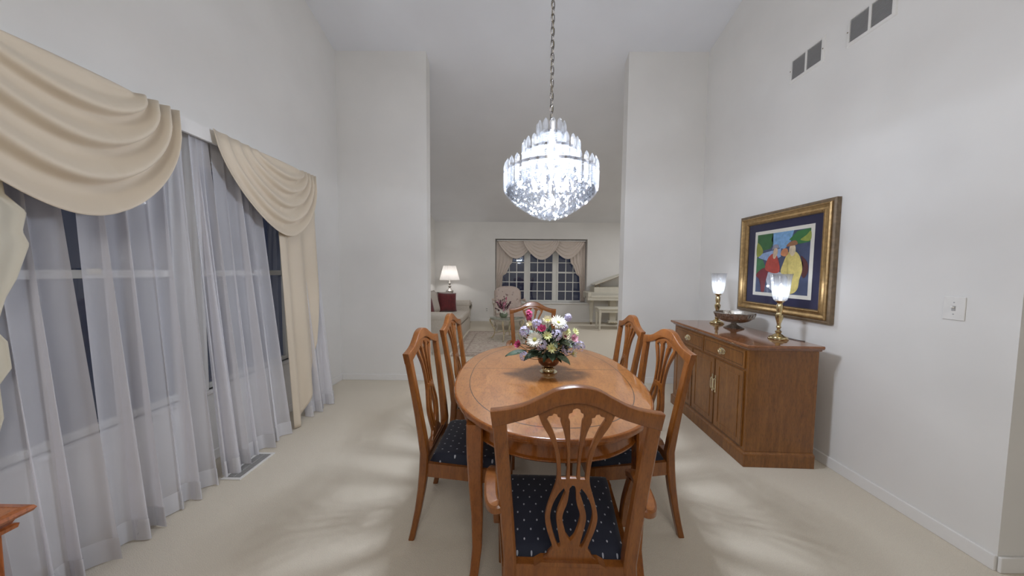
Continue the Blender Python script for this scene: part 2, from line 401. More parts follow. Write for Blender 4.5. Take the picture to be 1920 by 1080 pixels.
# ================================================================== the setting
XL, XR = -2.16, 2.26
YB = 3.80; YB2 = 3.95; YF = 8.40; XR2 = 5.2; YN = -2.6; YO = 1.39; XO = 4.2
def cz(y): return 2.69 + 0.278 * (YF - y)
bm = B(); box(bm, XL - 0.3, XR2 + 0.3, YN - 0.3, YF + 0.5, -0.1, 0.0); struct('floor', bm, M['carpet'])
bm = B()
a = [(XL - 0.3, YN - 0.3), (XR2 + 0.3, YN - 0.3), (XR2 + 0.3, YF + 0.6), (XL - 0.3, YF + 0.6)]
loft(bm, [[(x, y, cz(y)) for x, y in a], [(x, y, cz(y) + 0.12) for x, y in a]])
struct('ceiling', bm, M['ceil'])
def wallbox(bm, x0, x1, y0, y1, z0=0.0, z1=None):
    z = (lambda y: cz(y) + 0.02) if z1 is None else (lambda y: z1)
    vs = [bm.verts.new(p) for p in ((x0, y0, z0), (x1, y0, z0), (x1, y1, z0), (x0, y1, z0), (x0, y0, z(y0)), (x1, y0, z(y0)), (x1, y1, z(y1)), (x0, y1, z(y1)))]
    for f in ((3, 2, 1, 0), (4, 5, 6, 7), (0, 1, 5, 4), (1, 2, 6, 5), (2, 3, 7, 6), (3, 0, 4, 7)): bm.faces.new([vs[i] for i in f])
# left wall with two window openings
WIN = [(1.17, 2.00), (2.13, 2.95)]; WZ0, WZ1 = 0.52, 2.13
bm = B(); xs = (XL - 0.2, XL)
wallbox(bm, *xs, YN, WIN[0][0]); wallbox(bm, *xs, WIN[0][1], WIN[1][0]); wallbox(bm, *xs, WIN[1][1], YF + 0.2)
for a0, a1 in WIN:
    wallbox(bm, *xs, a0, a1, 0, WZ0); wallbox(bm, *xs, a0, a1, WZ1)
struct('wall_left', bm, M['wall'])
bm = B(); wallbox(bm, XR, XR + 0.14, YO + 0.14, YB); wallbox(bm, XR, XO, YO, YO + 0.14); struct('wall_right', bm, M['wall'])
bm = B(); wallbox(bm, XL, -1.075, YB, YB2); struct('wall_back_left', bm, M['wall'])
bm = B(); wallbox(bm, 1.325, XR2, YB, YB2); struct('wall_back_right', bm, M['wall'])
bm = B(); wallbox(bm, XR2, XR2 + 0.15, YB, YF + 0.2); struct('wall_living_right', bm, M['wall'])
bm = B(); wallbox(bm, XL - 0.2, XO + 0.15, YN - 0.15, YN); struct('wall_behind', bm, M['wall'])
bm = B(); wallbox(bm, XO, XO + 0.15, YN, YO + 0.14); struct('wall_opening_right', bm, M['wall'])
# far wall with box window recess
FX0, FX1, FZ0, FZ1, FD = -0.535, 1.955, 0.53, 2.245, 0.30
bm = B()
wallbox(bm, XL, FX0, YF, YF + 0.15); wallbox(bm, FX1, XR2, YF, YF + 0.15)
box(bm, FX0, FX1, YF, YF + 0.15, 0, FZ0); wallbox(bm, FX0, FX1, YF, YF + 0.15, FZ1)
box(bm, FX0 - 0.05, FX0, YF + 0.15, YF + FD + 0.1, FZ0 - 0.05, FZ1 + 0.05); box(bm, FX1, FX1 + 0.05, YF + 0.15, YF + FD + 0.1, FZ0 - 0.05, FZ1 + 0.05)
box(bm, FX0, FX1, YF + 0.15, YF + FD + 0.1, FZ0 - 0.05, FZ0); box(bm, FX0, FX1, YF + 0.15, YF + FD + 0.1, FZ1, FZ1 + 0.05)
struct('wall_far', bm, M['wall'])
# wall around the three far sashes
UN = [(-0.40, 0.30), (0.39, 1.09), (1.18, 1.88)]; UZ0, UZ1 = 0.53, 2.16
bm = B(); y0, y1 = YF + FD, YF + FD + 0.08
xs_ = [FX0] + [v for u in UN for v in u] + [FX1]
for i in range(0, len(xs_), 2): box(bm, xs_[i], xs_[i + 1], y0, y1, FZ0, FZ1)
for u in UN: box(bm, u[0], u[1], y0, y1, UZ1, FZ1)
struct('trim_1', bm, M['winframe'])
bm = B(); box(bm, FX0 - 0.04, FX1 + 0.04, YF - 0.035, YF + 0.02, FZ0 - 0.035, FZ0 + 0.003, 0.006); struct('trim_2', bm, M['trim'])
# baseboards
def base(name, x0, x1, y0, y1):
    bm = B(); box(bm, x0, x1, y0, y1, 0, 0.075, 0.004); struct(name, bm, M['trim'])
t_ = 0.013
base('baseboard_left', XL, XL + t_, YN, YF)
base('baseboard_right', XR - t_, XR, YO, YB)
base('baseboard_back_left', XL + t_, -1.075, YB - t_, YB)
base('baseboard_back_right', 1.325, XR - t_, YB - t_, YB)
base('baseboard_far', XL + t_, XR2, YF - t_, YF)
base('baseboard_opening', XR, XO, YO - t_, YO)

def sash_window(name, x0, x1, z0, z1, depth0, cols, rows, flip, rail=0.5, fr=0.045, mt=0.011):
    """double-hung window built in local x (width), y (depth), z; placed by flip(parent)"""
    root = D.objects.new(name, None); COL.objects.link(root); root['kind'] = 'structure'
    flip(root)
    zm = z0 + (z1 - z0) * rail
    bm = B()
    box(bm, x0, x0 + fr, 0, 0.07, z0, z1, 0.004); box(bm, x1 - fr, x1, 0, 0.07, z0, z1, 0.004)
    box(bm, x0 + fr, x1 - fr, 0, 0.07, z0, z0 + fr, 0.004); box(bm, x0 + fr, x1 - fr, 0, 0.07, z1 - fr, z1, 0.004)
    obj('window_frame', bm, M['winframe'], root)
    bm = B(); box(bm, x0 + fr, x1 - fr, 0.01, 0.05, zm - 0.022, zm + 0.022, 0.004); obj('meeting_rail', bm, M['winframe'], root)
    for k, (a0, a1) in enumerate(((z0 + fr, zm - 0.022), (zm + 0.022, z1 - fr))):
        bm = B(); grid(bm, lambda u, v: (x0 + fr + (x1 - x0 - 2 * fr) * u, 0.028, a0 + (a1 - a0) * v), 1, 1); g = obj('glass', bm, M['glass'], root)
        if cols > 1:
            bm = B()
            for i in range(1, cols):
                x = x0 + fr + (x1 - x0 - 2 * fr) * i / cols; box(bm, x - mt, x + mt, 0.014, 0.034, a0, a1)
            for i in range(1, rows):
                z = a0 + (a1 - a0) * i / rows; box(bm, x0 + fr, x1 - fr, 0.013, 0.035, z - mt, z + mt)
            obj('muntins', bm, M['winframe'], root)
    if cols == 1:
        bm = B(); box(bm, (x0 + x1) / 2 - 0.03, (x0 + x1) / 2 + 0.03, -0.012, 0.012, zm - 0.0, zm + 0.03, 0.004); obj('sash_lock', bm, M['palebrass'], root)
    return root
def f_left(r): r.location = (XL - 0.03, 0, 0); r.rotation_euler = (0, 0, PI / 2)
for i, (a0, a1) in enumerate(WIN):
    sash_window('window_%d' % (i + 1), a0, a1, WZ0, WZ1, 0, 1, 1, f_left, rail=0.512, fr=0.035)
    bm = B()   # sill and apron
    box(bm, XL - 0.03, XL + 0.03, a0 - 0.04, a1 + 0.04, WZ0 - 0.025, WZ0, 0.005)
    struct('trim_%d' % (i + 3), bm, M['trim'])
def f_far(r): r.location = (0, YF + FD - 0.02, 0)
for i, u in enumerate(UN):
    sash_window('window_%d' % (i + 3), u[0], u[1], UZ0, UZ1, 0, 3, 3, f_far, rail=0.50, fr=0.04)

# ================================================================== dining chairs
def yb(z):
    if z >= 0.45: return -0.078 * ((z - 0.45) / 0.55) ** 1.15
    return -0.065 * ((0.45 - z) / 0.45) ** 1.7
def hw(z):                                      # half width to the post's centre line
    if z >= 0.45: return 0.192 + 0.036 * ((z - 0.45) / 0.52)
    return 0.192 + 0.020 * ((0.45 - z) / 0.45) ** 1.5
ZR = [(0.4, 0.36), (0.505, 0.441), (0.536, 0.466), (0.568, 0.504), (0.655, 0.608), (0.736, 0.706), (0.7606, 0.735), (0.8405, 0.826), (0.95, 0.948), (1.2, 1.2)]
def zr(z):
    for (a, b_), (c, d) in zip(ZR[:-1], ZR[1:]):
        if z <= c: return b_ + (d - b_) * (z - a) / (c - a)
    return z
def shear(bm, y0=0.0):
    for v in bm.verts: v.co.y += yb(v.co.z) + y0
    return bm
def smooth_loop(pts, n=5):
    P = pts; N = len(P); out = []
    for i in range(N):
        p0, p1, p2, p3 = [Vector((*P[(i + k) % N], 0)) for k in (-1, 0, 1, 2)]
        for k in range(n):
            t = k / n
            q = 0.5 * ((2 * p1) + (-p0 + p2) * t + (2 * p0 - 5 * p1 + 4 * p2 - p3) * t * t + (-p0 + 3 * p1 - 3 * p2 + p3) * t ** 3)
            out.append((q.x, q.y))
    return out
def slot(path, w):                              # closed loop around a centre path with half widths
    L_, R_ = [], []
    for (x, z), h in zip(path, w): L_.append((x - h, z)); R_.append((x + h, z))
    return L_ + R_[::-1]
def densify(pts, n=6): return [(p.x, p.y) for p in bez([(x, z, 0) for x, z in pts], n)]
def back_parts(root):
    # crest rail: camel back with squared ears
    top = densify([(-0.252, 0.972), (-0.20, 0.980), (-0.15, 0.994), (-0.10, 1.020), (-0.055, 1.044), (0, 1.053), (0.055, 1.044), (0.10, 1.020), (0.15, 0.994), (0.20, 0.980), (0.252, 0.972)])
    bot = densify([(0.246, 0.920), (0.205, 0.931), (0.16, 0.945), (0.115, 0.962), (0.06, 0.990), (0, 1.002), (-0.06, 0.990), (-0.115, 0.962), (-0.16, 0.945), (-0.205, 0.931), (-0.246, 0.920)])
    obj('crest_rail', shear(plate([top + bot], 0.032, 0.004)), M['chair'], root, smooth=True)
    # splat: waisted, pierced with three upper slots, a central drop and two side crescents
    half = [(0.112, 0.966), (0.100, 0.935), (0.077, 0.897), (0.062, 0.865), (0.0535, 0.825), (0.050, 0.785), (0.053, 0.753), (0.066, 0.715), (0.079, 0.675), (0.082, 0.645), (0.074, 0.610), (0.061, 0.575), (0.056, 0.556)]
    right = densify(half, 4) + [(0.062, 0.549), (0.070, 0.540), (0.072, 0.530), (0.084, 0.520), (0.088, 0.505)]
    topc = densify([(-0.112, 0.966), (-0.06, 0.994), (0, 1.006), (0.06, 0.994), (0.112, 0.966)], 5)
    outline = topc + right[1:] + [(-x, z) for x, z in right[::-1]][:-1]
    loops = [outline]
    loops.append([(-0.010, 0.772), (0.010, 0.772), (0.012, 0.84), (0.015, 0.90), (0.018, 0.945), (0.023, 0.955), (0.022, 0.968), (0.013, 0.972), (0.010, 0.982), (0, 0.986), (-0.010, 0.982), (-0.013, 0.972), (-0.022, 0.968), (-0.023, 0.955), (-0.018, 0.945), (-0.015, 0.90), (-0.012, 0.84)])
    for s in (-1, 1):
        up = slot(densify([(0.029, 0.770), (0.030, 0.82), (0.036, 0.865), (0.049, 0.91), (0.064, 0.944)], 5), [0.0075 + 0.010 * (i / 20) for i in range(21)])
        up_top = [(0.081, 0.942), (0.086, 0.950), (0.080, 0.960), (0.071, 0.961), (0.066, 0.968), (0.057, 0.966), (0.054, 0.958), (0.045, 0.955), (0.046, 0.944)]
        n = len(up) // 2
        lp = up[:n - 1] + up_top[::-1] + up[n + 1:]
        loops.append([(s * x, z) for x, z in lp][::s])
        cr_out = densify([(0.027, 0.742), (0.044, 0.722), (0.060, 0.690), (0.066, 0.655), (0.058, 0.615), (0.046, 0.580), (0.037, 0.562)], 4)
        cr_in = densify([(0.030, 0.566), (0.038, 0.600), (0.046, 0.640), (0.045, 0.668), (0.034, 0.700), (0.022, 0.730)], 4)
        lp = cr_out + cr_in
        loops.append([(s * x, z) for x, z in lp][::s])
    loops.append(densify([(0, 0.752), (0.009, 0.742), (0.014, 0.70), (0.026, 0.665), (0.026, 0.64), (0.014, 0.600), (0, 0.582)], 4) + densify([(-0.014, 0.600), (-0.026, 0.64), (-0.026, 0.665), (-0.014, 0.70), (-0.009, 0.742)], 4))
    loops = [[(x, zr(z)) for x, z in lp_] for lp_ in loops]
    obj('splat', shear(plate(loops, 0.016, 0.002)), M['chair'], root, smooth=True)
    # lower rail with its moulded shoe
    bm = B(); box(bm, -0.178, 0.178, -0.016, 0.016, 0.360, 0.436, 0.004)
    loft(bm, [[(x, yy, z) for x, z in ((-0.115, 0.436), (0.115, 0.436), (0.092, 0.450), (-0.092, 0.450))] for yy in (-0.019, 0.014)])
    obj('lower_back_rail', bm, M['chair'], root)
    for s in (-1, 1):
        zs = [0, 0.03, 0.08, 0.16, 0.26, 0.36, 0.45, 0.55, 0.65, 0.75, 0.85, 0.93, 0.955]
        path = [(s * hw(z), yb(z), z) for z in zs]
        sec = [(0.030 + 0.012 * min(1, z / 0.36), 0.030 + 0.014 * math.exp(-((z - 0.42) / 0.22) ** 2)) for z in zs]
        bm = B(); post(bm, path, sec); obj('rear_leg', bm, M['chair'], root, smooth=True)
def seat_parts(root, dep=0.44, fw=0.255, rw=0.205):
    bm = B()
    def sec(y, w, z0, z1): return [(-w, y, z0), (w, y, z0), (w, y, z1), (-w, y, z1)]
    box(bm, -fw + 0.01, fw - 0.01, dep - 0.022, dep, 0.327, 0.397, 0.003)
    for s in (-1, 1):
        r = [[(s * (w - q), y, z) for q, z in ((0, 0.327), (0.022, 0.327), (0.022, 0.397), (0, 0.397))] for y, w in ((0.015, rw + 0.008), (dep * 0.5, (rw + fw) / 2 + 0.006), (dep, fw))]
        loft(bm, r)
    obj('seat_rail', bm, M['chair'], root)
    bm = B()
    def f(u, v, sg=1):
        a = 2 * u - 1
        w = (rw - 0.004) + (fw + 0.004 - rw) * v
        e = min(1, (1 - abs(a)) / 0.12); g = min(1, min(v, 1 - v) / 0.12)
        d = math.sqrt(max(0, 1 - (1 - e) ** 2)) * math.sqrt(max(0, 1 - (1 - g) ** 2))
        nb = 0.022 * math.exp(-((v - 0.0) / 0.1) ** 2)
        return (a * w * (0.965 + 0.035 * d), 0.022 + v * (dep - 0.026), 0.396 + d * (0.042 + 0.012 * (1 - a * a) * math.sin(PI * v)))
    grid(bm, f, 24, 24)
    obj('seat', bm, M['seat'], root, smooth='full')
    for s in (-1, 1):
        zs = [0, 0.12, 0.25, 0.34, 0.396]
        bm = B(); post(bm, [(s * (fw - 0.020), dep - 0.020 + 0.0 * z, z) for z in zs], [(0.026 + 0.014 * z / 0.42, 0.026 + 0.014 * z / 0.42) for z in zs])
        obj('front_leg', bm, M['chair'], root, smooth=True)
def make_chair(name, label, cat, arms, group, loc, rz):
    t = thing(name, label, cat, loc, rz, group)
    back_parts(t); seat_parts(t, 0.44 if not arms else 0.46, 0.245 if not arms else 0.262, 0.196 if not arms else 0.21)
    if arms:
        for s in (-1, 1):
            p = bez([(s * 0.210, -0.018, 0.640), (s * 0.240, -0.022, 0.632), (s * 0.256, 0.015, 0.630), (s * 0.264, 0.09, 0.632), (s * 0.268, 0.165, 0.622), (s * 0.262, 0.21, 0.602)], 6)
            bm = B(); rings = []
            for i, q in enumerate(p):
                k = i / (len(p) - 1); w_ = 0.016 + 0.006 * math.sin(PI * k); h_ = 0.014
                tt = (p[min(i + 1, len(p) - 1)] - p[max(i - 1, 0)]).normalized(); sd = tt.cross(Vector((0, 0, 1))).normalized(); up = sd.cross(tt)
                rings.append([q + sd * a * w_ + up * b * h_ for a, b in ((-1, -0.6), (-0.7, -1), (0.7, -1), (1, -0.6), (1, 0.6), (0.7, 1), (-0.7, 1), (-1, 0.6))])
            loft(bm, rings); arm = obj('armrest', bm, M['chair'], t, smooth=True)
            p = bez([(s * 0.266, 0.19, 0.597), (s * 0.262, 0.215, 0.53), (s * 0.258, 0.235, 0.46), (s * 0.252, 0.24, 0.37)], 5)
            bm = B(); post(bm, [tuple(q) for q in p][::-1], [(0.026, 0.034)] * len(p)); obj('arm_support', bm, M['chair'], t, smooth=True)
    return t
GC = 'dining chairs around the table'
arm0 = make_chair('dining_armchair', 'honey brown wooden armchair in the foreground, its pierced back turned to the camera', 'chair', True, GC, (0.185, 0.958, 0), R(-1))
dup(arm0, (0.20, 3.235, 0), R(180 + 3), 'wooden chair at the far head of the dining table, behind the bouquet', GC)
side0 = make_chair('dining_chair', 'wooden side chair with navy seat on the left of the table, nearest the camera', 'chair', False, GC, (-0.445, 1.725, 0), R(-90 - 2))
dup(side0, (-0.41, 2.335, 0), R(-90 - 3), 'wooden side chair on the left of the table, farther back beside the sofa view', GC)
dup(side0, (0.805, 1.765, 0), R(90 + 3), 'reddish wooden side chair on the right of the table, in front of the sideboard', GC)
dup(side0, (0.815, 2.345, 0), R(90 - 2), 'reddish wooden side chair on the right of the table, farther back beside the opening wall', GC)

# ================================================================== dining table
TX, TY = 0.198, 1.860; TA, TB = 0.755, 0.537; TE = 2.25
tb = thing('dining_table', 'oval polished cherry dining table with dark inlay line in the middle of the room', 'table', (TX, TY, 0))
bm = B(); N = 128
loft(bm, [sell(TB - q, TA - q, TE, N, z) for q, z in ((0.012, 0.735), (0.012, 0.7602))]); obj('tabletop', bm, M['table'], tb, smooth=True)
bm = B(); loft(bm, [sell(TB - q, TA - q, TE, N, z) for q, z in ((0.012, 0.7602), (0.006, 0.7596), (0.0015, 0.756), (0.0, 0.750), (0.001, 0.741), (0.006, 0.737), (0.006, 0.732), (0.030, 0.729))], cap=False)
obj('edge_moulding', bm, M['tablewood'], tb, smooth=True)
bm = B(); rings = [sell(TB - q, TA - q, TE, N, z) for q, z in ((0.085, 0.645), (0.052, 0.640), (0.046, 0.646), (0.046, 0.652), (0.054, 0.657), (0.056, 0.730), (0.085, 0.730))]
loft(bm, rings, cap=False)
rv = sell(TB - 0.085, TA - 0.085, TE, N, 0)
loft(bm, [[(x, y, 0.730) for x, y, _ in rv], [(x, y, 0.645) for x, y, _ in rv]], cap=False)
obj('apron', bm, M['tablewood'], tb, smooth=True)
for (lx, ly, sy) in ((-0.362, -0.545, -1), (0.362, -0.545, -1), (-0.165, 0.60, 1), (0.165, 0.60, 1)):
    sx = -1 if lx < 0 else 1
    zs = [0, 0.05, 0.15, 0.3, 0.45, 0.58, 0.66, 0.725]
    off = [0.018, 0.004, -0.012, -0.012, -0.002, 0.002, 0.002, 0.002]
    bm = B(); post(bm, [(lx + sx * o * 0.6, ly + sy * o, z) for z, o in zip(zs, off)], [(w_, w_) for w_ in (0.038, 0.038, 0.043, 0.050, 0.060, 0.068, 0.072, 0.072)], 0.10)
    obj('leg', bm, M['tablewood'], tb, smooth=True)

# ================================================================== vase and flowers
VX, VY, VZ = 0.213, 1.880, 0.7605
vs = thing('flower_bowl', 'footed bronze bowl with pale metal foot on the dining table', 'vase', (VX, VY, VZ))
bm = B(); lathe(bm, [(0.052, 0), (0.054, 0.004), (0.046, 0.010), (0.034, 0.014), (0.030, 0.022), (0.034, 0.030), (0.020, 0.036)], 32)
for k in range(16):
    a = 2 * PI * k / 16; lathe(bm, [(0.001, -0.006), (0.006, -0.003), (0.006, 0.003), (0.001, 0.006)], 6, (0.036 * math.cos(a), 0.036 * math.sin(a), 0.024))
obj('foot', bm, M['palebrass'], vs, smooth=True)
bm = B(); lathe(bm, [(0.018, 0.034), (0.045, 0.042), (0.062, 0.060), (0.068, 0.082), (0.066, 0.100), (0.060, 0.100), (0.058, 0.080), (0.02, 0.060)], 32)
obj('bowl', bm, M['bronze'], vs, smooth=True)
CEN = Vector((VX, VY, VZ + 0.10))
def basis(n):
    n = n.normalized(); q = n.to_track_quat('Z', 'Y'); return q.to_matrix().to_4x4()
def petal_ring(bm, n, r0, r1, wid, lift, rows=3, jitter=0.1, phase=0.0):
    for k in range(n):
        a = 2 * PI * k / n + phase + random.uniform(-jitter, jitter) * 0.5
        L_ = r1 * random.uniform(0.9, 1.05)
        pr = []
        for j in range(rows + 1):
            t = j / rows; r = r0 + (L_ - r0) * t
            ww = wid * math.sin(PI * (0.12 + 0.80 * t)) ; z = lift * t * t
            c, s = math.cos(a), math.sin(a)
            pr.append([(r * c + ww * s, r * s - ww * c, z), (r * c, r * s, z + wid * 0.35), (r * c - ww * s, r * s + ww * c, z)])
        loft(bm, pr, cap=False, closed=False)
def flower(name, label, cat, pos, make, group, stem=True):
    p = Vector(pos); n = (p - CEN); n = n.normalized()
    face = (n + Vector((0, -0.55, 0.15))).normalized()
    r = D.objects.new(name, None); COL.objects.link(r); r.empty_display_size = 0.02
    r.location = p; tag(r, label, cat, group)
    make(r, basis(face))
    if stem:
        bm = B(); tube(bm, bez([(0, 0, -0.002), -(p - CEN) * 0.5 + Vector((0, 0, -0.02)), -(p - CEN) + Vector((0, 0, -0.005))], 4), 0.0018, 5)
        obj('stem', bm, M['leaf'], r)
    return r
def mk_daisy(rad, n, mat, wid, heart=0.25):
    def f(r, m4):
        bm = B(); petal_ring(bm, n, rad * 0.15, rad, wid, rad * 0.12); petal_ring(bm, max(6, n - 3), rad * 0.1, rad * 0.75, wid, rad * 0.35, phase=0.2)
        obj('petals', xf(bm, m4), mat, r, smooth='full')
        bm = B(); lathe(bm, [(rad * heart, 0), (rad * heart, rad * 0.06), (rad * heart * 0.6, rad * 0.16), (0.0005, rad * 0.18)], 12)
        obj('flower_heart', xf(bm, m4), M['flowerheart'], r, smooth=True)
    return f
def mk_cluster(rad, n, mat, fl=0.009, elong=1.0):
    def f(r, m4):
        bm = B()
        for k in range(n):
            d = Vector((random.gauss(0, 1), random.gauss(0, 1), random.gauss(0, 1))).normalized()
            c = Vector((d.x * rad, d.y * rad, d.z * rad * elong)) * random.uniform(0.75, 1.0)
            b2 = B(); petal_ring(b2, 4, 0.0008, fl, fl * 0.42, fl * 0.2, rows=2, phase=random.random())
            xf(b2, Matrix.Translation(c) @ basis(d + Vector((0, -0.3, 0.2)))); me = D.meshes.new('t'); b2.to_mesh(me); b2.free(); bm.from_mesh(me); D.meshes.remove(me)
        obj('florets', bm, mat, r, smooth='full')
    return f
def mk_cup(rad, mat, heart, n=6):
    def f(r, m4):
        bm = B(); petal_ring(bm, n, rad * 0.2, rad, rad * 0.50, rad * 0.75, rows=4); petal_ring(bm, n, rad * 0.15, rad * 0.7, rad * 0.42, rad * 0.8, rows=4, phase=0.5)
        obj('petals', xf(bm, m4), mat, r, smooth='full')
        bm = B(); lathe(bm, [(rad * 0.3, 0.0), (rad * 0.34, rad * 0.25), (rad * 0.15, rad * 0.45), (0.0005, rad * 0.5)], 10)
        obj('flower_heart', xf(bm, m4), heart, r, smooth=True)
    return f
def mk_leaf(L_, W_, mat):
    def f(r, m4):
        bm = B(); p = Vector(r.location) - CEN
        d = Vector((p.x, p.y - 0.02, p.z * 0.25)).normalized(); sd = d.cross(Vector((0, -0.45, 1))).normalized(); up = sd.cross(d)
        def g(u, v):
            ww = W_ * math.sin(PI * min(1, v * 0.94 + 0.05)) ** 0.8
            q = d * (v - 0.45) * L_ + sd * (u - 0.5) * ww + up * (0.008 * abs(2 * u - 1) - 0.035 * v * v)
            return tuple(q)
        grid(bm, g, 4, 8)
        obj('leaf_blade', bm, mat, r, smooth='full')
    return f
GF = 'flowers in the bowl on the dining table'
FL = [
 ('white_daisy', 'large white daisy low on the left front of the table bouquet', 'flower', (0.119, 1.765, 0.986), mk_daisy(0.052, 22, M['petal_white'], 0.0062)),
 ('white_daisy', 'large white daisy at the top of the table bouquet', 'flower', (0.259, 1.804, 1.080), mk_daisy(0.052, 22, M['petal_white'], 0.0062, 0.2)),
 ('yellow_daisy', 'small pale yellow daisy just right of the big low white daisy', 'flower', (0.190, 1.760, 1.010), mk_daisy(0.030, 11, M['petal_yellow'], 0.006)),
 ('yellow_daisy', 'pale yellow-green daisy at the front bottom centre of the bouquet', 'flower', (0.215, 1.752, 0.940), mk_daisy(0.031, 11, M['petal_yellow'], 0.006)),
 ('yellow_daisy', 'pale yellow daisy in the upper right of the bouquet, left of its twin', 'flower', (0.308, 1.794, 1.028), mk_daisy(0.026, 10, M['petal_yellow'], 0.006)),
 ('yellow_daisy', 'pale yellow daisy standing out on the far right of the bouquet', 'flower', (0.366, 1.833, 1.021), mk_daisy(0.026, 9, M['petal_yellow'], 0.006)),
 ('magenta_flower', 'deep magenta blossom in the upper middle of the bouquet', 'flower', (0.160, 1.778, 1.042), mk_cup(0.026, M['petal_pink'], M['darkheart'], 7)),
 ('magenta_flower', 'magenta blossom at the far left edge of the bouquet', 'flower', (0.029, 1.828, 0.941), mk_cup(0.024, M['petal_pink'], M['darkheart'], 7)),
 ('lisianthus', 'cream and rose cup blossom right of centre in the bouquet', 'flower', (0.294, 1.781, 1.000), mk_cup(0.026, M['petal_cream'], M['darkheart'])),
 ('lisianthus', 'rose pink cup blossom with dark heart on the right of the bouquet', 'flower', (0.348, 1.806, 0.982), mk_cup(0.026, M['petal_rose'], M['darkheart'])),
 ('cream_blossom', 'cream rose drooping at the lower right of the bouquet', 'flower', (0.344, 1.806, 0.896), mk_cup(0.024, M['petal_cream'], M['flowerheart'])),
 ('cream_blossom', 'cream-yellow blossom between the magenta flower and top daisy', 'flower', (0.195, 1.800, 1.088), mk_cup(0.030, M['petal_cream'], M['flowerheart'])),
 ('cream_blossom', 'small cream blossom at the upper left of the bouquet', 'flower', (0.095, 1.810, 1.062), mk_cup(0.022, M['petal_cream'], M['flowerheart'])),
]
lil = [((0.059, 1.817, 1.024), 0.030, 'lilac sprig on the upper left edge of the bouquet'),
       ((0.133, 1.801, 1.075), 0.028, 'lilac sprig left of the cream-yellow blossom near the bouquet top'),
       ((0.246, 1.771, 1.014), 0.034, 'lilac sprig at the bouquet centre below the top daisy'),
       ((0.157, 1.763, 0.956), 0.032, 'lilac sprig at the front, under the big low white daisy'),
       ((0.058, 1.814, 0.874), 0.026, 'lilac sprig hanging low at the left of the bouquet'),
       ((0.315, 1.786, 0.929), 0.036, 'lilac sprig at the lower right of the bouquet, inner one'),
       ((0.392, 1.843, 0.932), 0.034, 'lilac sprig reaching farthest right out of the bouquet'),
       ((0.328, 1.880, 1.100), 0.022, 'lilac sprig standing up at the top right of the bouquet'),
       ((0.290, 1.800, 1.050), 0.024, 'lilac sprig just below the right side of the top daisy')]
for p, r_, lb in lil: FL.append(('lilac_sprig', lb, 'flower', p, mk_cluster(r_, 44, M['petal_lilac'])))
FL.append(('snapdragon', 'tall pink snapdragon spike rising at the left top of the bouquet', 'flower', (0.088, 1.878, 1.110), mk_cluster(0.018, 34, M['petal_pink'], 0.011, 1.9)))
for p, L_, W_, mt_, lb in [((0.020, 1.850, 0.890), 0.13, 0.045, 'leaf', 'dark leaf stretching to the left under the bouquet'),
        ((0.110, 1.790, 0.895), 0.12, 0.05, 'leaf', 'dark leaf under the front left of the bouquet'),
        ((0.215, 1.775, 0.900), 0.12, 0.05, 'leaf', 'dark leaf hanging over the front of the bowl'),
        ((0.285, 1.790, 0.875), 0.10, 0.045, 'leafpale', 'grey-green leaf hanging at the right of the bowl'),
        ((0.233, 1.775, 0.965), 0.08, 0.035, 'leafpale', 'pale leaf in the middle of the bouquet above the front yellow daisy'),
        ((0.300, 1.780, 0.965), 0.08, 0.035, 'leafpale', 'pale leaf under the cream and rose cup blossom'),
        ((0.35, 1.88, 0.93), 0.12, 0.05, 'leaf', 'dark leaf behind the right lilac sprigs'),
        ((0.10, 1.90, 1.00), 0.12, 0.05, 'leaf', 'dark leaf behind the left lilac sprigs'),
        ((0.22, 1.84, 1.02), 0.12, 0.06, 'leaf', 'dark leaf deep in the middle of the bouquet')]:
    FL.append(('leaf_sprig', lb, 'leaf', p, mk_leaf(L_, W_, M[mt_])))
for nm, lb, ct_, p, mk in FL: flower(nm, lb, ct_, p, mk, GF)
# soft green filling between the stems
bm = B()
for k in range(230):
    d = Vector((random.gauss(0, 1), random.gauss(0, 1), random.gauss(0, 0.8))).normalized()
    c = Vector((VX, VY, VZ + 0.165)) + Vector((d.x * 0.12, d.y * 0.10, d.z * 0.08)) * random.uniform(0.5, 1)
    b2 = B(); grid(b2, lambda u, v: ((u - .5) * 0.022 * math.sin(PI * (v * .9 + .05)), 0.004 * abs(2 * u - 1), v * 0.05), 2, 4)
    xf(b2, Matrix.Translation(c) @ basis(d + Vector((0, 0, 0.3)))); me = D.meshes.new('t'); b2.to_mesh(me); b2.free(); bm.from_mesh(me); D.meshes.remove(me)
tag(obj('bouquet_greenery', bm, M['leaf']), 'dark green leaf filling between the blossoms of the table bouquet', 'foliage', kind='stuff')

# ================================================================== chandelier
ch = thing('crystal_chandelier', 'three-tier crystal chandelier lit over the dining table', 'chandelier', (CHX, CHY, 1.70))
Z0 = 1.70
ctop = cz(CHY)
def link(bm, z, rot, L_=0.046, W_=0.011, r=0.0026):
    pts = []
    for k in range(13):
        a = 2 * PI * k / 12; x = W_ * math.cos(a); zz = (L_ / 2 - W_) * (1 if math.sin(a) > 0 else -1) * (1 if abs(math.sin(a)) > 0.01 else 0) + W_ * math.sin(a)
        pts.append((x * math.cos(rot), x * math.sin(rot), z + zz))
    tube(bm, pts, r, 5, cap=False)
bm = B(); z = 2.27 - Z0; k = 0
while z < ctop - 0.06 - Z0:
    link(bm, z, R(25) + (PI / 2) * (k % 2)); z += 0.037; k += 1
obj('chain', bm, M['chain'], ch, smooth=True)
bm = B(); tube(bm, [(0.006 * math.sin(i * 0.9), 0.006 * math.cos(i * 0.9), 0.56 + i * (ctop - 2.30) / 40) for i in range(41)], 0.0022, 5); obj('cord', bm, M['palebrass'], ch)
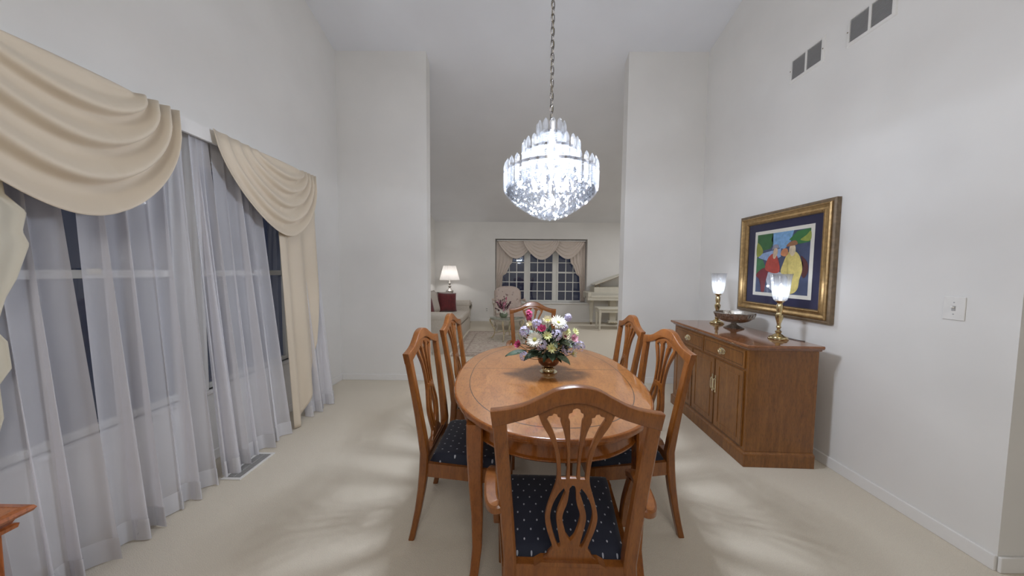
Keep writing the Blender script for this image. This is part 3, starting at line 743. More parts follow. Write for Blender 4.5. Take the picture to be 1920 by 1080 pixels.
bm = B(); lathe(bm, [(0.01, -0.09), (0.02, -0.075), (0.06, -0.05), (0.065, 0.02)], 24, (0, 0, ctop - Z0)); obj('ceiling_canopy', bm, M['chrome'], ch, smooth=True)
tiers = [(0.082, 2.262, 2.190, 2.085, 12), (0.166, 2.152, 2.088, 1.965, 22), (0.274, 2.022, 1.975, 1.850, 34)]
for (r, zt, zb, zl, n) in tiers:
    bm = B(); lathe(bm, [(r - 0.016, zb - 0.009 - Z0), (r - 0.010, zb - 0.010 - Z0), (r - 0.010, zb + 0.006 - Z0), (r - 0.016, zb + 0.007 - Z0)], 48, cap=False)
    obj('frame_ring', bm, M['chrome'], ch, smooth=True)
bm = B()
for (r, zt, zb, zl, n) in tiers:
    for k in range(6):
        a = 2 * PI * k / 6 + 0.3
        tube(bm, [(0, 0, zb - Z0), ((r - 0.012) * math.cos(a), (r - 0.012) * math.sin(a), zb - Z0)], 0.003, 5)
tube(bm, [(0, 0, 0.02), (0, 0, 0.57)], 0.006, 8)
obj('frame_spokes', bm, M['chrome'], ch)
def spear_mesh(L_, w_, up):
    """faceted pointed prism: pointed top, belly, tapered foot"""
    b = B(); rings = []
    for r, z in ((0.0006, up), (w_ * 0.32, up - 0.012), (w_ * 0.5, up - 0.026), (w_ * 0.5, -0.004), (w_ * 0.42, -0.01), (w_ * 0.5, -0.018), (w_ * 0.46, -(L_ - up) + 0.025), (w_ * 0.25, -(L_ - up) + 0.008), (0.0006, -(L_ - up))):
        rings.append([(r * math.cos(2 * PI * i / 6), r * 0.6 * math.sin(2 * PI * i / 6), z) for i in range(6)])
    return loft(b, rings)
for (r, zt, zb, zl, n) in tiers:
    proto = None
    for k in range(n):
        a = 2 * PI * k / n
        if proto is None: proto = obj('crystal_spear', spear_mesh(zt - zl, 0.036, zt - zb), M['crystal'], ch); o = proto
        else: o = proto.copy(); COL.objects.link(o)
        o.location = (r * math.cos(a), r * math.sin(a), zb - Z0); o.rotation_euler = (0, 0, a + PI / 2)
# bowl of beads under the lowest tier
def bead_mesh(s):
    b = B()
    bmesh.ops.create_icosphere(b, subdivisions=1, radius=s); 
    for v in b.verts: v.co.z *= 1.25
    return b
rows = [(0.262, 1.868, 44), (0.252, 1.845, 42), (0.232, 1.823, 38), (0.208, 1.803, 34), (0.182, 1.784, 30), (0.155, 1.766, 25), (0.127, 1.749, 20), (0.098, 1.733, 16), (0.068, 1.720, 11), (0.036, 1.711, 6), (0.001, 1.706, 1)]
beads = []
for i, (r, z, n) in enumerate(rows):
    for k in range(n):
        a = 2 * PI * (k + 0.5 * (i % 2)) / n; beads.append((r * math.cos(a), r * math.sin(a), z - Z0))
for (r, za, zb2) in ((0.150, 2.075, 1.975), (0.070, 2.175, 2.09), (0.245, 1.96, 1.88), (0.19, 1.95, 1.86)):
    nr = 3
    for j in range(nr):
        n = int(2 * PI * r / 0.042)
        for k in range(n):
            a = 2 * PI * (k + 0.5 * (j % 2)) / n; beads.append((r * math.cos(a), r * math.sin(a), za + (zb2 - za) * j / (nr - 1) - Z0))
beads.sort(key=lambda p: (p[1] > 0.0, abs(p[2] - 0.08)))
proto = obj('crystal_bead', bead_mesh(0.0185), M['bead'], ch); proto.location = beads[0]
for p in beads[1:100]:
    o = proto.copy(); COL.objects.link(o); o.location = p; o.rotation_euler = (0, 0, random.random() * 3)
bm = B()
for p in beads[100:]:
    b2 = bead_mesh(0.0185); xf(b2, Matrix.Translation(p) @ Matrix.Rotation(random.random() * 3, 4, 'Z')); me = D.meshes.new('t'); b2.to_mesh(me); b2.free(); bm.from_mesh(me); D.meshes.remove(me)
o = obj('crystal_beading', bm, M['bead'], ch); o['kind'] = 'stuff'
for (r, z, n) in ((0.105, 1.90, 8), (0.07, 2.03, 5), (0.0, 2.14, 1), (0.05, 1.79, 4)):
    for k in range(n):
        a = 2 * PI * k / n + 0.2
        bm = B(); lathe(bm, [(0.005, -0.02), (0.009, -0.008), (0.013, 0.004), (0.009, 0.02), (0.0008, 0.036)], 10)
        o = obj('candle_bulb', bm, M['bulb'], ch, smooth=True); o.location = (r * math.cos(a), r * math.sin(a), z - Z0)
#PART2
# ================================================================== sideboard
def rect_frame(bm, x, y0, y1, z0, z1, w_, d, sgn=-1):
    """flat moulding frame standing proud of a front at x"""
    for a0, a1, b0, b1 in ((y0, y0 + w_, z0, z1), (y1 - w_, y1, z0, z1), (y0 + w_, y1 - w_, z0, z0 + w_), (y0 + w_, y1 - w_, z1 - w_, z1)):
        box(bm, x - d, x, a0, a1, b0, b1, min(d, w_) * 0.25, 1)
sb = thing('sideboard', 'brown wooden sideboard with two drawers over panelled doors along the right wall', 'sideboard', (1.652, 2.158, 0), R(-1.6))
SL, SD = 1.06, 0.475
bm = B(); box(bm, -0.015, SD, -0.015, SL + 0.015, 0, 0.085, 0.003)
rings = []
for q, z in ((0.015, 0.085), (0.013, 0.094), (0.004, 0.100), (0.0, 0.106)):
    rings.append([(-q, -q, z), (SD, -q, z), (SD, SL + q, z), (-q, SL + q, z)])
loft(bm, rings); obj('plinth', bm, M['buffet'], sb)
bm = B(); box(bm, 0, SD, 0, SL, 0.106, 0.842, 0.003); obj('cabinet_body', bm, M['buffet'], sb)
bm = B(); rings = []
for q, z in ((0.002, 0.836), (0.012, 0.842), (0.016, 0.850), (0.028, 0.856), (0.034, 0.864), (0.034, 0.874), (0.030, 0.880)):
    rings.append([(-q, -q, z), (SD + 0.005, -q, z), (SD + 0.005, SL + q, z), (-q, SL + q, z)])
loft(bm, rings); obj('top', bm, M['buffettop'], sb)
for i, (a0, a1) in enumerate(((0.03, 0.525), (0.535, 1.03))):
    bm = B(); box(bm, -0.010, 0.0, a0, a1, 0.695, 0.825, 0.003); d_ = obj('drawer', bm, M['buffet'], sb)
    bm = B(); rect_frame(bm, -0.0095, a0 + 0.018, a1 - 0.018, 0.712, 0.808, 0.003, 0.0015); obj('inlay_line', bm, M['inlay'], d_)
    yc = (a0 + a1) / 2
    bm = B(); lathe(bm, [(0.030, 0), (0.030, 0.002), (0.024, 0.005), (0.012, 0.007), (0.0005, 0.008)], 24)
    xf(bm, Matrix.Translation((-0.010, yc, 0.762)) @ Matrix.Rotation(R(-90), 4, 'Y') @ Matrix.Diagonal((0.85, 1.35, 1, 1)))
    for s in (-1, 1): tube(bm, [(-0.010, yc + s * 0.026, 0.768), (-0.028, yc + s * 0.026, 0.768)], 0.004, 8)
    tube(bm, [(-0.026, yc + 0.026 * math.cos(PI * k / 10), 0.768 - 0.030 * math.sin(PI * k / 10)) for k in range(11)], 0.0032, 8)
    obj('handle', bm, M['palebrass'], d_, smooth=True)
for i, (a0, a1) in enumerate(((0.03, 0.355), (0.365, 0.69), (0.70, 1.03))):
    bm = B(); box(bm, -0.010, 0.0, a0, a1, 0.125, 0.680, 0.003); d_ = obj('door', bm, M['buffet'], sb)
    bm = B(); rect_frame(bm, -0.0095, a0 + 0.045, a1 - 0.045, 0.170, 0.635, 0.010, 0.004); obj('panel_moulding', bm, M['buffet'], d_)
    bm = B(); rect_frame(bm, -0.0095, a0 + 0.002, a1 - 0.002, 0.127, 0.678, 0.0025, 0.0015); obj('inlay_line', bm, M['inlay'], d_)
    if i < 2:
        yy = a1 - 0.014 if i == 0 else a0 + 0.014
        bm = B()
        box(bm, -0.014, -0.010, yy - 0.008, yy + 0.008, 0.400, 0.545, 0.001)
        tube(bm, bez([(-0.012, yy, 0.52), (-0.026, yy, 0.51), (-0.030, yy, 0.475), (-0.026, yy, 0.43), (-0.012, yy, 0.42)], 4), 0.0035, 8)
        obj('handle', bm, M['palebrass'], d_, smooth=True)
# cable behind
def buffet_lamp(loc, label, cable):
    t = thing('table_lamp', label, 'lamp', loc, 0, 'glass-shaded brass lamps on the sideboard')
    bm = B(); lathe(bm, [(0.062, 0), (0.063, 0.006), (0.056, 0.012), (0.054, 0.020), (0.036, 0.026), (0.026, 0.036), (0.014, 0.042), (0.020, 0.052), (0.020, 0.060), (0.011, 0.068),
                         (0.010, 0.080), (0.017, 0.090), (0.012, 0.100), (0.013, 0.120), (0.024, 0.160), (0.026, 0.185), (0.018, 0.192), (0.016, 0.205), (0.020, 0.225), (0.020, 0.262), (0.014, 0.272), (0.026, 0.284), (0.030, 0.294), (0.010, 0.298)], 24)
    obj('brass_base', bm, M['brass'], t, smooth=True)
    bm = B(); n = 48
    lathe(bm, [(0.030, 0.290), (0.040, 0.300), (0.048, 0.330), (0.054, 0.380), (0.058, 0.440), (0.064, 0.485), (0.069, 0.495), (0.066, 0.495), (0.061, 0.484), (0.055, 0.440), (0.051, 0.380), (0.045, 0.332), (0.037, 0.303)], n, flute=12, famp=0.035, cap=False)
    obj('glass_shade', bm, M['shadeglass'], t, smooth=True)
    bm = B(); lathe(bm, [(0.008, 0.296), (0.009, 0.340), (0.012, 0.355), (0.016, 0.375), (0.012, 0.400), (0.0008, 0.425)], 12); obj('bulb', bm, M['minibulb'], t, smooth=True)
    if cable:
        bm = B(); tube(bm, bez([(0.06, 0, 0.004), (0.09, 0.03, 0.003), (0.10, -0.04, 0.003), (0.12, -0.09, 0.003)], 6), 0.0025, 6); obj('cable', bm, M['black'], t, smooth=True)
    return t
buffet_lamp((2.010, 2.35, 0.8805), 'brass lamp with cut-glass shade at the near end of the sideboard', True)
buffet_lamp((2.000, 3.05, 0.8805), 'brass lamp with cut-glass shade at the far end of the sideboard, behind the silver bowl', False)
bw = thing('footed_bowl', 'tarnished silver footed openwork bowl on the sideboard between the two lamps', 'bowl', (1.99, 2.80, 0.8805))
bm = B(); lathe(bm, [(0.075, 0), (0.078, 0.006), (0.066, 0.012), (0.050, 0.020), (0.024, 0.034), (0.020, 0.044), (0.030, 0.052)], 32, flute=16, famp=0.03); obj('foot', bm, M['silver'], bw, smooth=True)
bm = B(); lathe(bm, [(0.028, 0.050), (0.070, 0.056), (0.108, 0.070), (0.134, 0.092), (0.129, 0.095), (0.104, 0.075), (0.05, 0.060)], 40); obj('bowl', bm, M['silver'], bw, smooth=True)
bm = B(); N_ = 96; lathe(bm, [(0.134, 0.090), (0.146, 0.104), (0.152, 0.128), (0.157, 0.140), (0.150, 0.144), (0.146, 0.130), (0.139, 0.108), (0.129, 0.094)], N_, flute=12, famp=0.02, cap=False)
for k in range(36):
    a = 2 * PI * k / 36; tube(bm, [(0.141 * math.cos(a), 0.141 * math.sin(a), 0.095), (0.156 * math.cos(a + 0.06), 0.156 * math.sin(a + 0.06), 0.136)], 0.004, 6)
obj('openwork_rim', bm, M['silver'], bw, smooth=True)

# ================================================================== picture
pc = thing('framed_picture', 'gilt-framed colourful print with navy mount on the right wall above the sideboard', 'picture', (XR, 2.645, 1.4675), 0)
PW, PH = 0.455, 0.447           # half sizes (y, z)
def ringframe(bm, prof, w_, h_):
    """mitred moulding: prof [(inset, out)] out = distance from wall"""
    rings = []
    for q, o_ in prof: rings.append([(-o_, -(w_ - q), -(h_ - q)), (-o_, (w_ - q), -(h_ - q)), (-o_, (w_ - q), (h_ - q)), (-o_, -(w_ - q), (h_ - q))])
    return loft(bm, rings, cap=False)
bm = B(); ringframe(bm, [(0.03, 0.002), (0, 0.002), (0, 0.034), (0.012, 0.038), (0.022, 0.036)], PW, PH); obj('frame_edge', bm, M['golddark'], pc)
bm = B(); ringframe(bm, [(0.022, 0.030), (0.024, 0.044), (0.034, 0.048), (0.040, 0.040), (0.056, 0.032), (0.070, 0.034), (0.076, 0.040), (0.084, 0.036), (0.090, 0.020), (0.090, 0.010)], PW, PH); obj('gilt_moulding', bm, M['gold'], pc)
bm = B()
for (a, b_, c, d) in ((-PW + 0.078, PW - 0.078, PH - 0.078, None), (-PW + 0.078, PW - 0.078, -PH + 0.078, None)):
    n = 60
    for k in range(n): box(bm, -0.043, -0.038, a + (b_ - a) * k / n, a + (b_ - a) * (k + 0.55) / n, c - 0.003, c + 0.003)
for c in (-PW + 0.078, PW - 0.078):
    n = 60
    for k in range(n):
        z_ = -PH + 0.078 + (2 * PH - 0.156) * k / n; box(bm, -0.043, -0.038, c - 0.003, c + 0.003, z_, z_ + 0.007)
obj('beaded_edge', bm, M['gold'], pc)
bm = B(); box(bm, -0.012, -0.004, -PW + 0.08, PW - 0.08, -PH + 0.08, PH - 0.08); obj('navy_mount', bm, M['matnavy'], pc)
UW, UH = 0.287, 0.290
bm = B(); box(bm, -0.0135, -0.012, -UW, UW, -UH, UH); pr = obj('print_sheet', bm, M['paper'], pc)
UW -= 0.030; UH -= 0.030
def patch(name, pts, col, layer):
    bm = B(); x = -0.0135 - 0.0004 * (layer + 1)
    q = smooth_loop(pts, 4) if layer > 3 else pts
    vs = [bm.verts.new((x, UW - 2 * UW * u, -UH + 2 * UH * v)) for u, v in q]
    f = bm.faces.new(vs); bmesh.ops.triangulate(bm, faces=[f])
    o = obj(name, bm, plain('print_' + name + str(layer), col, 0.85, nscale=30, namt=0.18), pr)
    return o
patch('painted_ground', [(0, 0), (1, 0), (1, 1), (0, 1)], (0.07, 0.09, 0.17), 0)
patch('painted_sky', [(0.28, 1), (0.72, 1), (0.66, 0.80), (0.56, 0.72), (0.34, 0.78)], (0.22, 0.42, 0.68), 1)
patch('painted_lake', [(0.05, 0.66), (0.5, 0.74), (0.5, 0.60), (0.30, 0.52), (0.04, 0.60)], (0.30, 0.42, 0.66), 1)
patch('painted_trees', [(0, 1), (0.33, 1), (0.30, 0.88), (0.34, 0.82), (0.28, 0.74), (0.12, 0.72), (0, 0.72)], (0.045, 0.15, 0.05), 2)
patch('painted_meadow', [(0, 0.60), (0.14, 0.56), (0.20, 0.44), (0.06, 0.32), (0, 0.28)], (0.07, 0.22, 0.09), 2)
patch('painted_trees', [(0.64, 0.86), (0.78, 0.98), (1, 1), (1, 0.80), (0.82, 0.78), (0.70, 0.84)], (0.05, 0.19, 0.06), 3)
patch('painted_hill', [(0, 0.86), (0.10, 0.78), (0.13, 0.68), (0, 0.62)], (0.30, 0.34, 0.06), 3.5)
patch('painted_hill', [(0.84, 0.84), (0.93, 0.90), (1, 0.96), (1, 0.82)], (0.34, 0.40, 0.08), 3.5)
patch('painted_table', [(0.22, 0.28), (0.30, 0.36), (0.44, 0.36), (0.58, 0.32), (0.66, 0.20), (0.56, 0.06), (0.36, 0.04), (0.26, 0.14)], (0.50, 0.54, 0.62), 4)
patch('painted_skirt', [(0.0, 0.30), (0.16, 0.42), (0.26, 0.36), (0.22, 0.18), (0.20, 0.02), (0.13, 0.02), (0.10, 0.20)], (0.20, 0.025, 0.035), 5)
patch('painted_form', [(0.26, 0.60), (0.36, 0.66), (0.44, 0.60), (0.50, 0.38), (0.40, 0.33), (0.22, 0.38), (0.20, 0.46)], (0.46, 0.07, 0.05), 6)
patch('painted_face', [(0.35, 0.66), (0.37, 0.74), (0.43, 0.74), (0.44, 0.66), (0.40, 0.58), (0.36, 0.58)], (0.62, 0.46, 0.32), 7)
patch('painted_hat', [(0.33, 0.72), (0.36, 0.80), (0.44, 0.80), (0.46, 0.74), (0.40, 0.75)], (0.30, 0.30, 0.38), 8)
patch('painted_chair', [(0.86, 0.60), (0.97, 0.50), (0.99, 0.36), (0.93, 0.26), (0.88, 0.34), (0.91, 0.46)], (0.10, 0.03, 0.03), 5)
patch('painted_form', [(0.64, 0.66), (0.74, 0.68), (0.84, 0.60), (0.90, 0.40), (0.86, 0.24), (0.84, 0.10), (0.76, 0.02), (0.62, 0.02), (0.66, 0.26), (0.52, 0.34), (0.56, 0.50)], (0.72, 0.60, 0.20), 6)
patch('painted_face', [(0.66, 0.66), (0.67, 0.76), (0.75, 0.77), (0.77, 0.67), (0.72, 0.60)], (0.72, 0.60, 0.42), 7)
patch('painted_hat', [(0.60, 0.76), (0.66, 0.82), (0.76, 0.84), (0.80, 0.78), (0.70, 0.76)], (0.34, 0.16, 0.08), 8)
patch('painted_blossom', [(0.50, 0.64), (0.54, 0.72), (0.62, 0.72), (0.64, 0.64), (0.58, 0.60)], (0.62, 0.26, 0.12), 7)
bm = B(); grid(bm, lambda u, v: (-0.020, (2 * u - 1) * (PW - 0.085), (2 * v - 1) * (PH - 0.085)), 1, 1); obj('picture_glass', bm, M['pane'], pc)

# ================================================================== vents, switch, register
def vent(y0, y1, z0, z1, label):
    t = thing('wall_vent', label, 'vent', (XR, (y0 + y1) / 2, (z0 + z1) / 2), 0, 'return air grilles high on the right wall')
    w_, h_ = (y1 - y0) / 2, (z1 - z0) / 2
    bm = B(); ringframe(bm, [(0, 0.0), (0.006, 0.008), (0.022, 0.010), (0.024, 0.004)], w_, h_)
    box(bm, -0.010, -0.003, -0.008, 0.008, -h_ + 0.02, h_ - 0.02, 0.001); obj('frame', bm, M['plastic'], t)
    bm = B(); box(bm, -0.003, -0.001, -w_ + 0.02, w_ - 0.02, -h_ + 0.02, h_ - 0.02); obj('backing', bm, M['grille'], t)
    bm = B(); n = 16
    for s in ((-w_ + 0.022, -0.008), (0.008, w_ - 0.022)):
        for k in range(n):
            z = -h_ + 0.026 + (2 * h_ - 0.052) * (k + 0.5) / n
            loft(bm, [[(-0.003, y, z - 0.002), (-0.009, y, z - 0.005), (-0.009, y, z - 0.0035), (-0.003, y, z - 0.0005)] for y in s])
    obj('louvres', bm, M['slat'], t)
    for s in (-1, 1):
        bm = B(); lathe(bm, [(0.004, 0), (0.004, 0.002), (0.0005, 0.003)], 10); xf(bm, Matrix.Translation((-0.010, s * (w_ - 0.011), 0)) @ Matrix.Rotation(R(-90), 4, 'Y')); obj('screw', bm, M['golddark'], t)
vent(2.378, 2.668, 2.935, 3.13, 'white louvred wall grille, the lower and farther of two high on the right wall')
vent(1.945, 2.229, 2.92, 3.115, 'white louvred wall grille at the top edge, nearer of two on the right wall')
sw = thing('light_switch', 'white toggle light switch plate on the right wall', 'light switch', (XR, 1.600, 1.208))
bm = B(); box(bm, -0.006, 0, -0.040, 0.040, -0.060, 0.060, 0.003); obj('plate', bm, M['plastic'], sw)
bm = B(); box(bm, -0.0085, -0.004, -0.007, 0.007, -0.013, 0.013, 0.001); obj('toggle_surround', bm, M['slat'], sw)
bm = B(); xf(box(bm, -0.014, 0, -0.004, 0.004, -0.005, 0.005, 0.001), Matrix.Translation((-0.006, 0, 0.003)) @ Matrix.Rotation(R(20), 4, 'Y')); obj('toggle', bm, M['plastic'], sw)
for s in (-1, 1):
    bm = B(); lathe(bm, [(0.003, 0), (0.003, 0.001), (0.0005, 0.0015)], 10); xf(bm, Matrix.Translation((-0.006, 0, s * 0.030)) @ Matrix.Rotation(R(-90), 4, 'Y')); obj('screw', bm, M['slat'], sw)
rg = thing('floor_register', 'metal floor register with white frame in the carpet beside the sheer curtain', 'vent', (-1.845, 2.08, 0))
bm = B()
for a in ((-0.065, 0.065, -0.150, -0.132), (-0.065, 0.065, 0.132, 0.150), (-0.065, -0.048, -0.132, 0.132), (0.048, 0.065, -0.132, 0.132)): box(bm, a[0], a[1], a[2], a[3], 0.0, 0.007, 0.001)
obj('frame', bm, M['plastic'], rg)
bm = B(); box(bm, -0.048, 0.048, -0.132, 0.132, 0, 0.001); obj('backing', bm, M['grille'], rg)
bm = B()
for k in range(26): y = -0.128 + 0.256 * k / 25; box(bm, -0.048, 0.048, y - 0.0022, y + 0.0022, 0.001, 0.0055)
box(bm, -0.002, 0.002, -0.132, 0.132, 0.002, 0.006); obj('louvres', bm, M['slat'], rg)

# ================================================================== curtains
def at_left(u, out, z): return (XL + out, u, z)            # u = distance down the room
cb = B(); box(cb, XL + 0.001, -2.025, 0.86, 3.115, 2.285, 2.30); box(cb, -2.045, -2.025, 0.86, 3.115, 2.215, 2.285); box(cb, XL + 0.001, -2.045, 0.86, 0.88, 2.215, 2.285); box(cb, XL + 0.001, -2.045, 3.095, 3.115, 2.215, 2.285)
tag(obj('curtain_board', cb, M['trim']), 'white cornice board on the left wall carrying the swags', 'curtain board')
def swag(name, root, mp, u0, u1, ztop, drop, base, folds=5, bulge=0.09, amp=0.016, wl=0.42, wr=0.20, mat=None, low=0.60, nu=64, nt=72, q=0.62):
    """a draped swag: every cloth fibre hangs from the top edge, nested catenaries with pleats"""
    W = u1 - u0; p = math.log(0.5) / math.log(low)
    def f(s, t):
        aL = u0 + wl * W * (1 - t) ** 1.0; aR = u1 - wr * W * (1 - t) ** 1.1
        sh = max(0.0, math.sin(PI * s ** p)) ** q
        ph = 2 * PI * folds * (t ** 0.9)
        fold = (0.5 + 0.5 * math.cos(ph)) ** 1.6
        # pleats stay deep on the gathered (right) side, soften to the left
        side = 0.35 + 0.65 * math.sin(PI * min(1, s * 0.5 + 0.25 * s + 0.12)) if s < 0.7 else 1.0 + 0.35 * (s - 0.7) / 0.3
        up = 0.35 + 0.65 * sh
        out = base + 0.012 + bulge * sh * (0.25 + 0.75 * t) + amp * 2.2 * fold * side * up * min(1, t * 6) + 0.012 * t * (1 - sh)
        z = ztop - drop * t * sh - 0.9 * amp * fold * sh * min(1, t * 5)
        # cloth sags inward past the attachment
        u = aL + (aR - aL) * s + 0.02 * W * math.sin(2 * PI * s) * t
        return mp(u, out, z)
    bm = B(); grid(bm, f, nu, nt)
    o = obj(name, bm, mat, root, smooth='full')
    md = o.modifiers.new('cloth thickness', 'SOLIDIFY'); md.thickness = 0.003
    return o
t = tag(swag('curtain_swag', None, at_left, 0.79, 1.850, 2.300, 0.66, 0.128, folds=4, bulge=0.06, amp=0.034, mat=M['cream'], low=0.54, q=0.5), 'large cream draped swag over the near window at the left edge of the picture', 'curtain swag', 'cream swags on the left wall')
t = tag(swag('curtain_swag', None, at_left, 2.075, 3.110, 2.300, 0.62, 0.128, folds=5, bulge=0.05, amp=0.024, mat=M['cream'], low=0.54, q=0.5), 'cream draped swag over the farther left window', 'curtain swag', 'cream swags on the left wall')

def panel(name, mp, edge, n_pl, base, amp, mat, zt, nu=90, nv=60, lean=0.0, thick=0.003, phase=0.0):
    """pleated hanging panel; edge(v) -> (u_left, u_right) for height share v (0 top, 1 bottom), zbot(u share)"""
    (uL, uR, zb) = edge
    def f(s, v):
        z1 = zb(s); z = zt + (z1 - zt) * v
        k = (zt - z) / max(zt, 1e-3)
        u = uL(z) + (uR(z) - uL(z)) * s
        w_ = math.sin(2 * PI * n_pl * s + phase + 0.5 * math.sin(5 * s))
        out = base + lean * k + amp * (0.6 + 0.7 * k) * w_
        return mp(u, out, z)
    bm = B(); grid(bm, f, nu, nv)
    o = obj(name, bm, mat, None, smooth='full')
    md = o.modifiers.new('cloth thickness', 'SOLIDIFY'); md.thickness = thick
    return o
def interp(tab):
    def g(x):
        if x <= tab[0][0]: return tab[0][1]
        for (a, b_), (c, d) in zip(tab[:-1], tab[1:]):
            if x <= c: return b_ + (d - b_) * (x - a) / (c - a)
        return tab[-1][1]
    return g
# right cascade: straight inner edge to the floor, tail rising toward the corner
rd = panel('side_drape', at_left, (interp([(0, 2.575), (2.2, 2.60)]), interp([(0, 3.04), (2.2, 3.09)]),
     interp([(0, 0.008), (0.14, 0.010), (0.30, 0.09), (0.54, 0.25), (0.80, 0.66), (0.9, 1.05), (1, 1.40)])), 2.6, 0.150, 0.020, M['cream'], 2.19, lean=0.125)
tag(rd, 'cream side drape hanging to the floor at the far end of the left windows', 'curtain')
cc = panel('cascade_drape', at_left, (lambda z: 3.09, interp([(0, 3.15), (1.0, 3.20), (1.40, 3.23), (1.45, 3.20), (1.65, 3.25), (1.75, 3.21), (1.95, 3.25), (2.2, 3.18)]), interp([(0, 0.60), (1, 1.30)])), 1.5, 0.06, 0.02, M['lining'], 2.19, nu=24, lean=0.02)
tag(cc, 'narrow ruffled cream cascade beside the wall behind the far side drape', 'curtain')
ld = panel('side_drape', at_left, (lambda z: 0.72, interp([(0, 0.98), (0.45, 1.06), (0.65, 1.10), (0.80, 1.14), (0.93, 1.137), (0.985, 1.169), (1.09, 1.165), (1.14, 1.14), (1.26, 1.17), (1.33, 1.20), (1.47, 1.24), (1.52, 1.225), (1.60, 1.24), (1.66, 1.19), (2.2, 1.15)]),
     interp([(0, 0.012), (0.7, 0.012), (1, 0.60)])), 4.0, 0.195, 0.016, M['lining'], 2.19, lean=0.03, nv=120)
tag(ld, 'cream side drape with zigzag edge at the left edge of the picture', 'curtain')

# sheers: four widths hanging side by side
def sheer(u0, u1, seed, label, skew=0.0):
    rnd = random.Random(seed)
    n = max(3, int((u1 - u0) / 0.085)); ph = rnd.uniform(0, 6)
    a1, a2, a3 = rnd.uniform(0.2, 0.6), rnd.uniform(0.3, 0.8), rnd.uniform(0, 6)
    def f(s, v):
        z = 2.235 + (0.006 - 2.235) * v
        ww = s + 0.030 * math.sin(2 * PI * 2.3 * s + ph) * v
        w_ = math.sin(2 * PI * n * ww + ph + 0.8 * a2 * math.sin(2 * PI * 3 * ww + a3)) + 0.35 * math.sin(2 * PI * n * 1.9 * ww + a3) * (1 - 0.6 * v)
        m_ = 0.75 + 0.5 * math.sin(2 * PI * 1.7 * s + a3)
        out = 0.085 + 0.175 * v ** 1.15 + (0.008 + 0.048 * v ** 0.8) * w_ * m_
        u = u0 + (u1 - u0) * s + (0.006 + 0.018 * v) * math.cos(2 * PI * n * ww + ph) + skew * v
        return at_left(u, out, z)
    bm = B(); grid(bm, f, n * 22, 40)
    o = obj('sheer_curtain', bm, M['sheer'], None, smooth='full')
    tag(o, label, 'curtain', 'white sheer curtains over the left windows')
    vh = 1 - 0.105 / 2.23
    bm = B(); grid(bm, lambda s, v: tuple(a + b_ for a, b_ in zip(f(s, vh + (1 - vh) * v), (0.0025, 0, 0))), n * 22, 3)
    obj('hem', bm, M['hem'], o, smooth='full')
sheer(0.80, 1.365, 3, 'white sheer curtain nearest the camera, beside the left cream drape', 0.0)
sheer(1.455, 1.945, 5, 'white sheer curtain over the farther half of the near window', -0.045)
sheer(1.985, 2.10, 8, 'narrow white sheer curtain between the two left windows', -0.02)
sheer(2.13, 2.515, 11, 'white sheer curtain over the near half of the far left window', -0.01)
sheer(2.80, 3.15, 14, 'white sheer curtain at the far end, partly behind the cream drape', 0.0)

# ================================================================== chest at the left edge
cs = thing('wooden_chest', 'corner of a reddish wooden chest with moulded top at the lower left edge', 'chest', (-1.207, 0.743, 0))
CW, CL = 0.46, 1.0
bm = B(); box(bm, -CW, -0.035, -CL, -0.035, 0.0, 0.735, 0.003); obj('chest_body', bm, M['chest'], cs)
bm = B(); rings = []
for q, z in ((0.034, 0.728), (0.020, 0.735), (0.018, 0.745), (0.026, 0.748), (0.022, 0.757), (0.004, 0.766), (0.0, 0.773), (0.003, 0.780), (0.016, 0.783), (0.018, 0.7815), (0.045, 0.7815), (0.047, 0.784), (0.085, 0.784), (0.087, 0.7815), (0.089, 0.784)):
    rings.append([(-CW, -CL + q, z), (-q, -CL + q, z), (-q, -q, z), (-CW, -q, z)])
loft(bm, rings); obj('moulded_top', bm, M['chest'], cs)
for k in range(2):
    bm = B(); box(bm, -0.035, -0.027, -CL + 0.05 + 0.45 * k, -CL + 0.47 + 0.45 * k, 0.10, 0.68, 0.004); obj('side_panel', bm, M['chest'], cs)

# ================================================================== living room
rugo = B(); box(rugo, -1.02, 0.35, 4.9, 6.95, 0.0, 0.010, 0.003)
rg2 = tag(obj('area_rug', rugo, M['rug']), 'faded patterned area rug under the glass coffee table', 'rug')
bm = B()
for (a, b_, c, d) in ((-1.02, 0.35, 4.90, 4.96), (-1.02, 0.35, 6.89, 6.95), (-1.02, -0.96, 4.96, 6.89), (0.29, 0.35, 4.96, 6.89), (-0.84, 0.17, 5.08, 5.11), (-0.84, 0.17, 6.74, 6.77), (0.14, 0.17, 5.11, 6.74), (-0.84, -0.81, 5.11, 6.74)): box(bm, a, b_, c, d, 0.009, 0.0125)
obj('border', bm, M['rugedge'], rg2)
# sofa along the left wall, facing right
SX0, SX1, SY0, SY1 = -2.10, -1.065, 5.06, 7.40
so = thing('sofa', 'pale beige upholstered sofa along the left wall of the far room', 'sofa', (-1.6, 6.2, 0.0))
def lb(bm, x0, x1, y0, y1, z0, z1, b=0.03): return box(bm, x0 + 1.6, x1 + 1.6, y0 - 6.2, y1 - 6.2, z0, z1, b, 4)
bm = B(); lb(bm, SX0 + 0.03, SX1 - 0.02, SY0 + 0.02, SY1 - 0.02, 0.055, 0.30, 0.01); obj('base', bm, M['sofa'], so, smooth=True)
bm = B()
n = 60
pts = [(SX1, SY0), (SX1, SY1), (SX0, SY1), (SX0, SY0)]
def skirt(u, v):
    i = min(3, int(u * 4)); a = pts[i]; b_ = pts[(i + 1) % 4]; k = u * 4 - i
    x = a[0] + (b_[0] - a[0]) * k; y = a[1] + (b_[1] - a[1]) * k
    return (x + 1.6, y - 6.2, 0.0 + 0.29 * (1 - v))
grid(bm, skirt, 4, 2); obj('skirt', bm, M['sofa'], so)
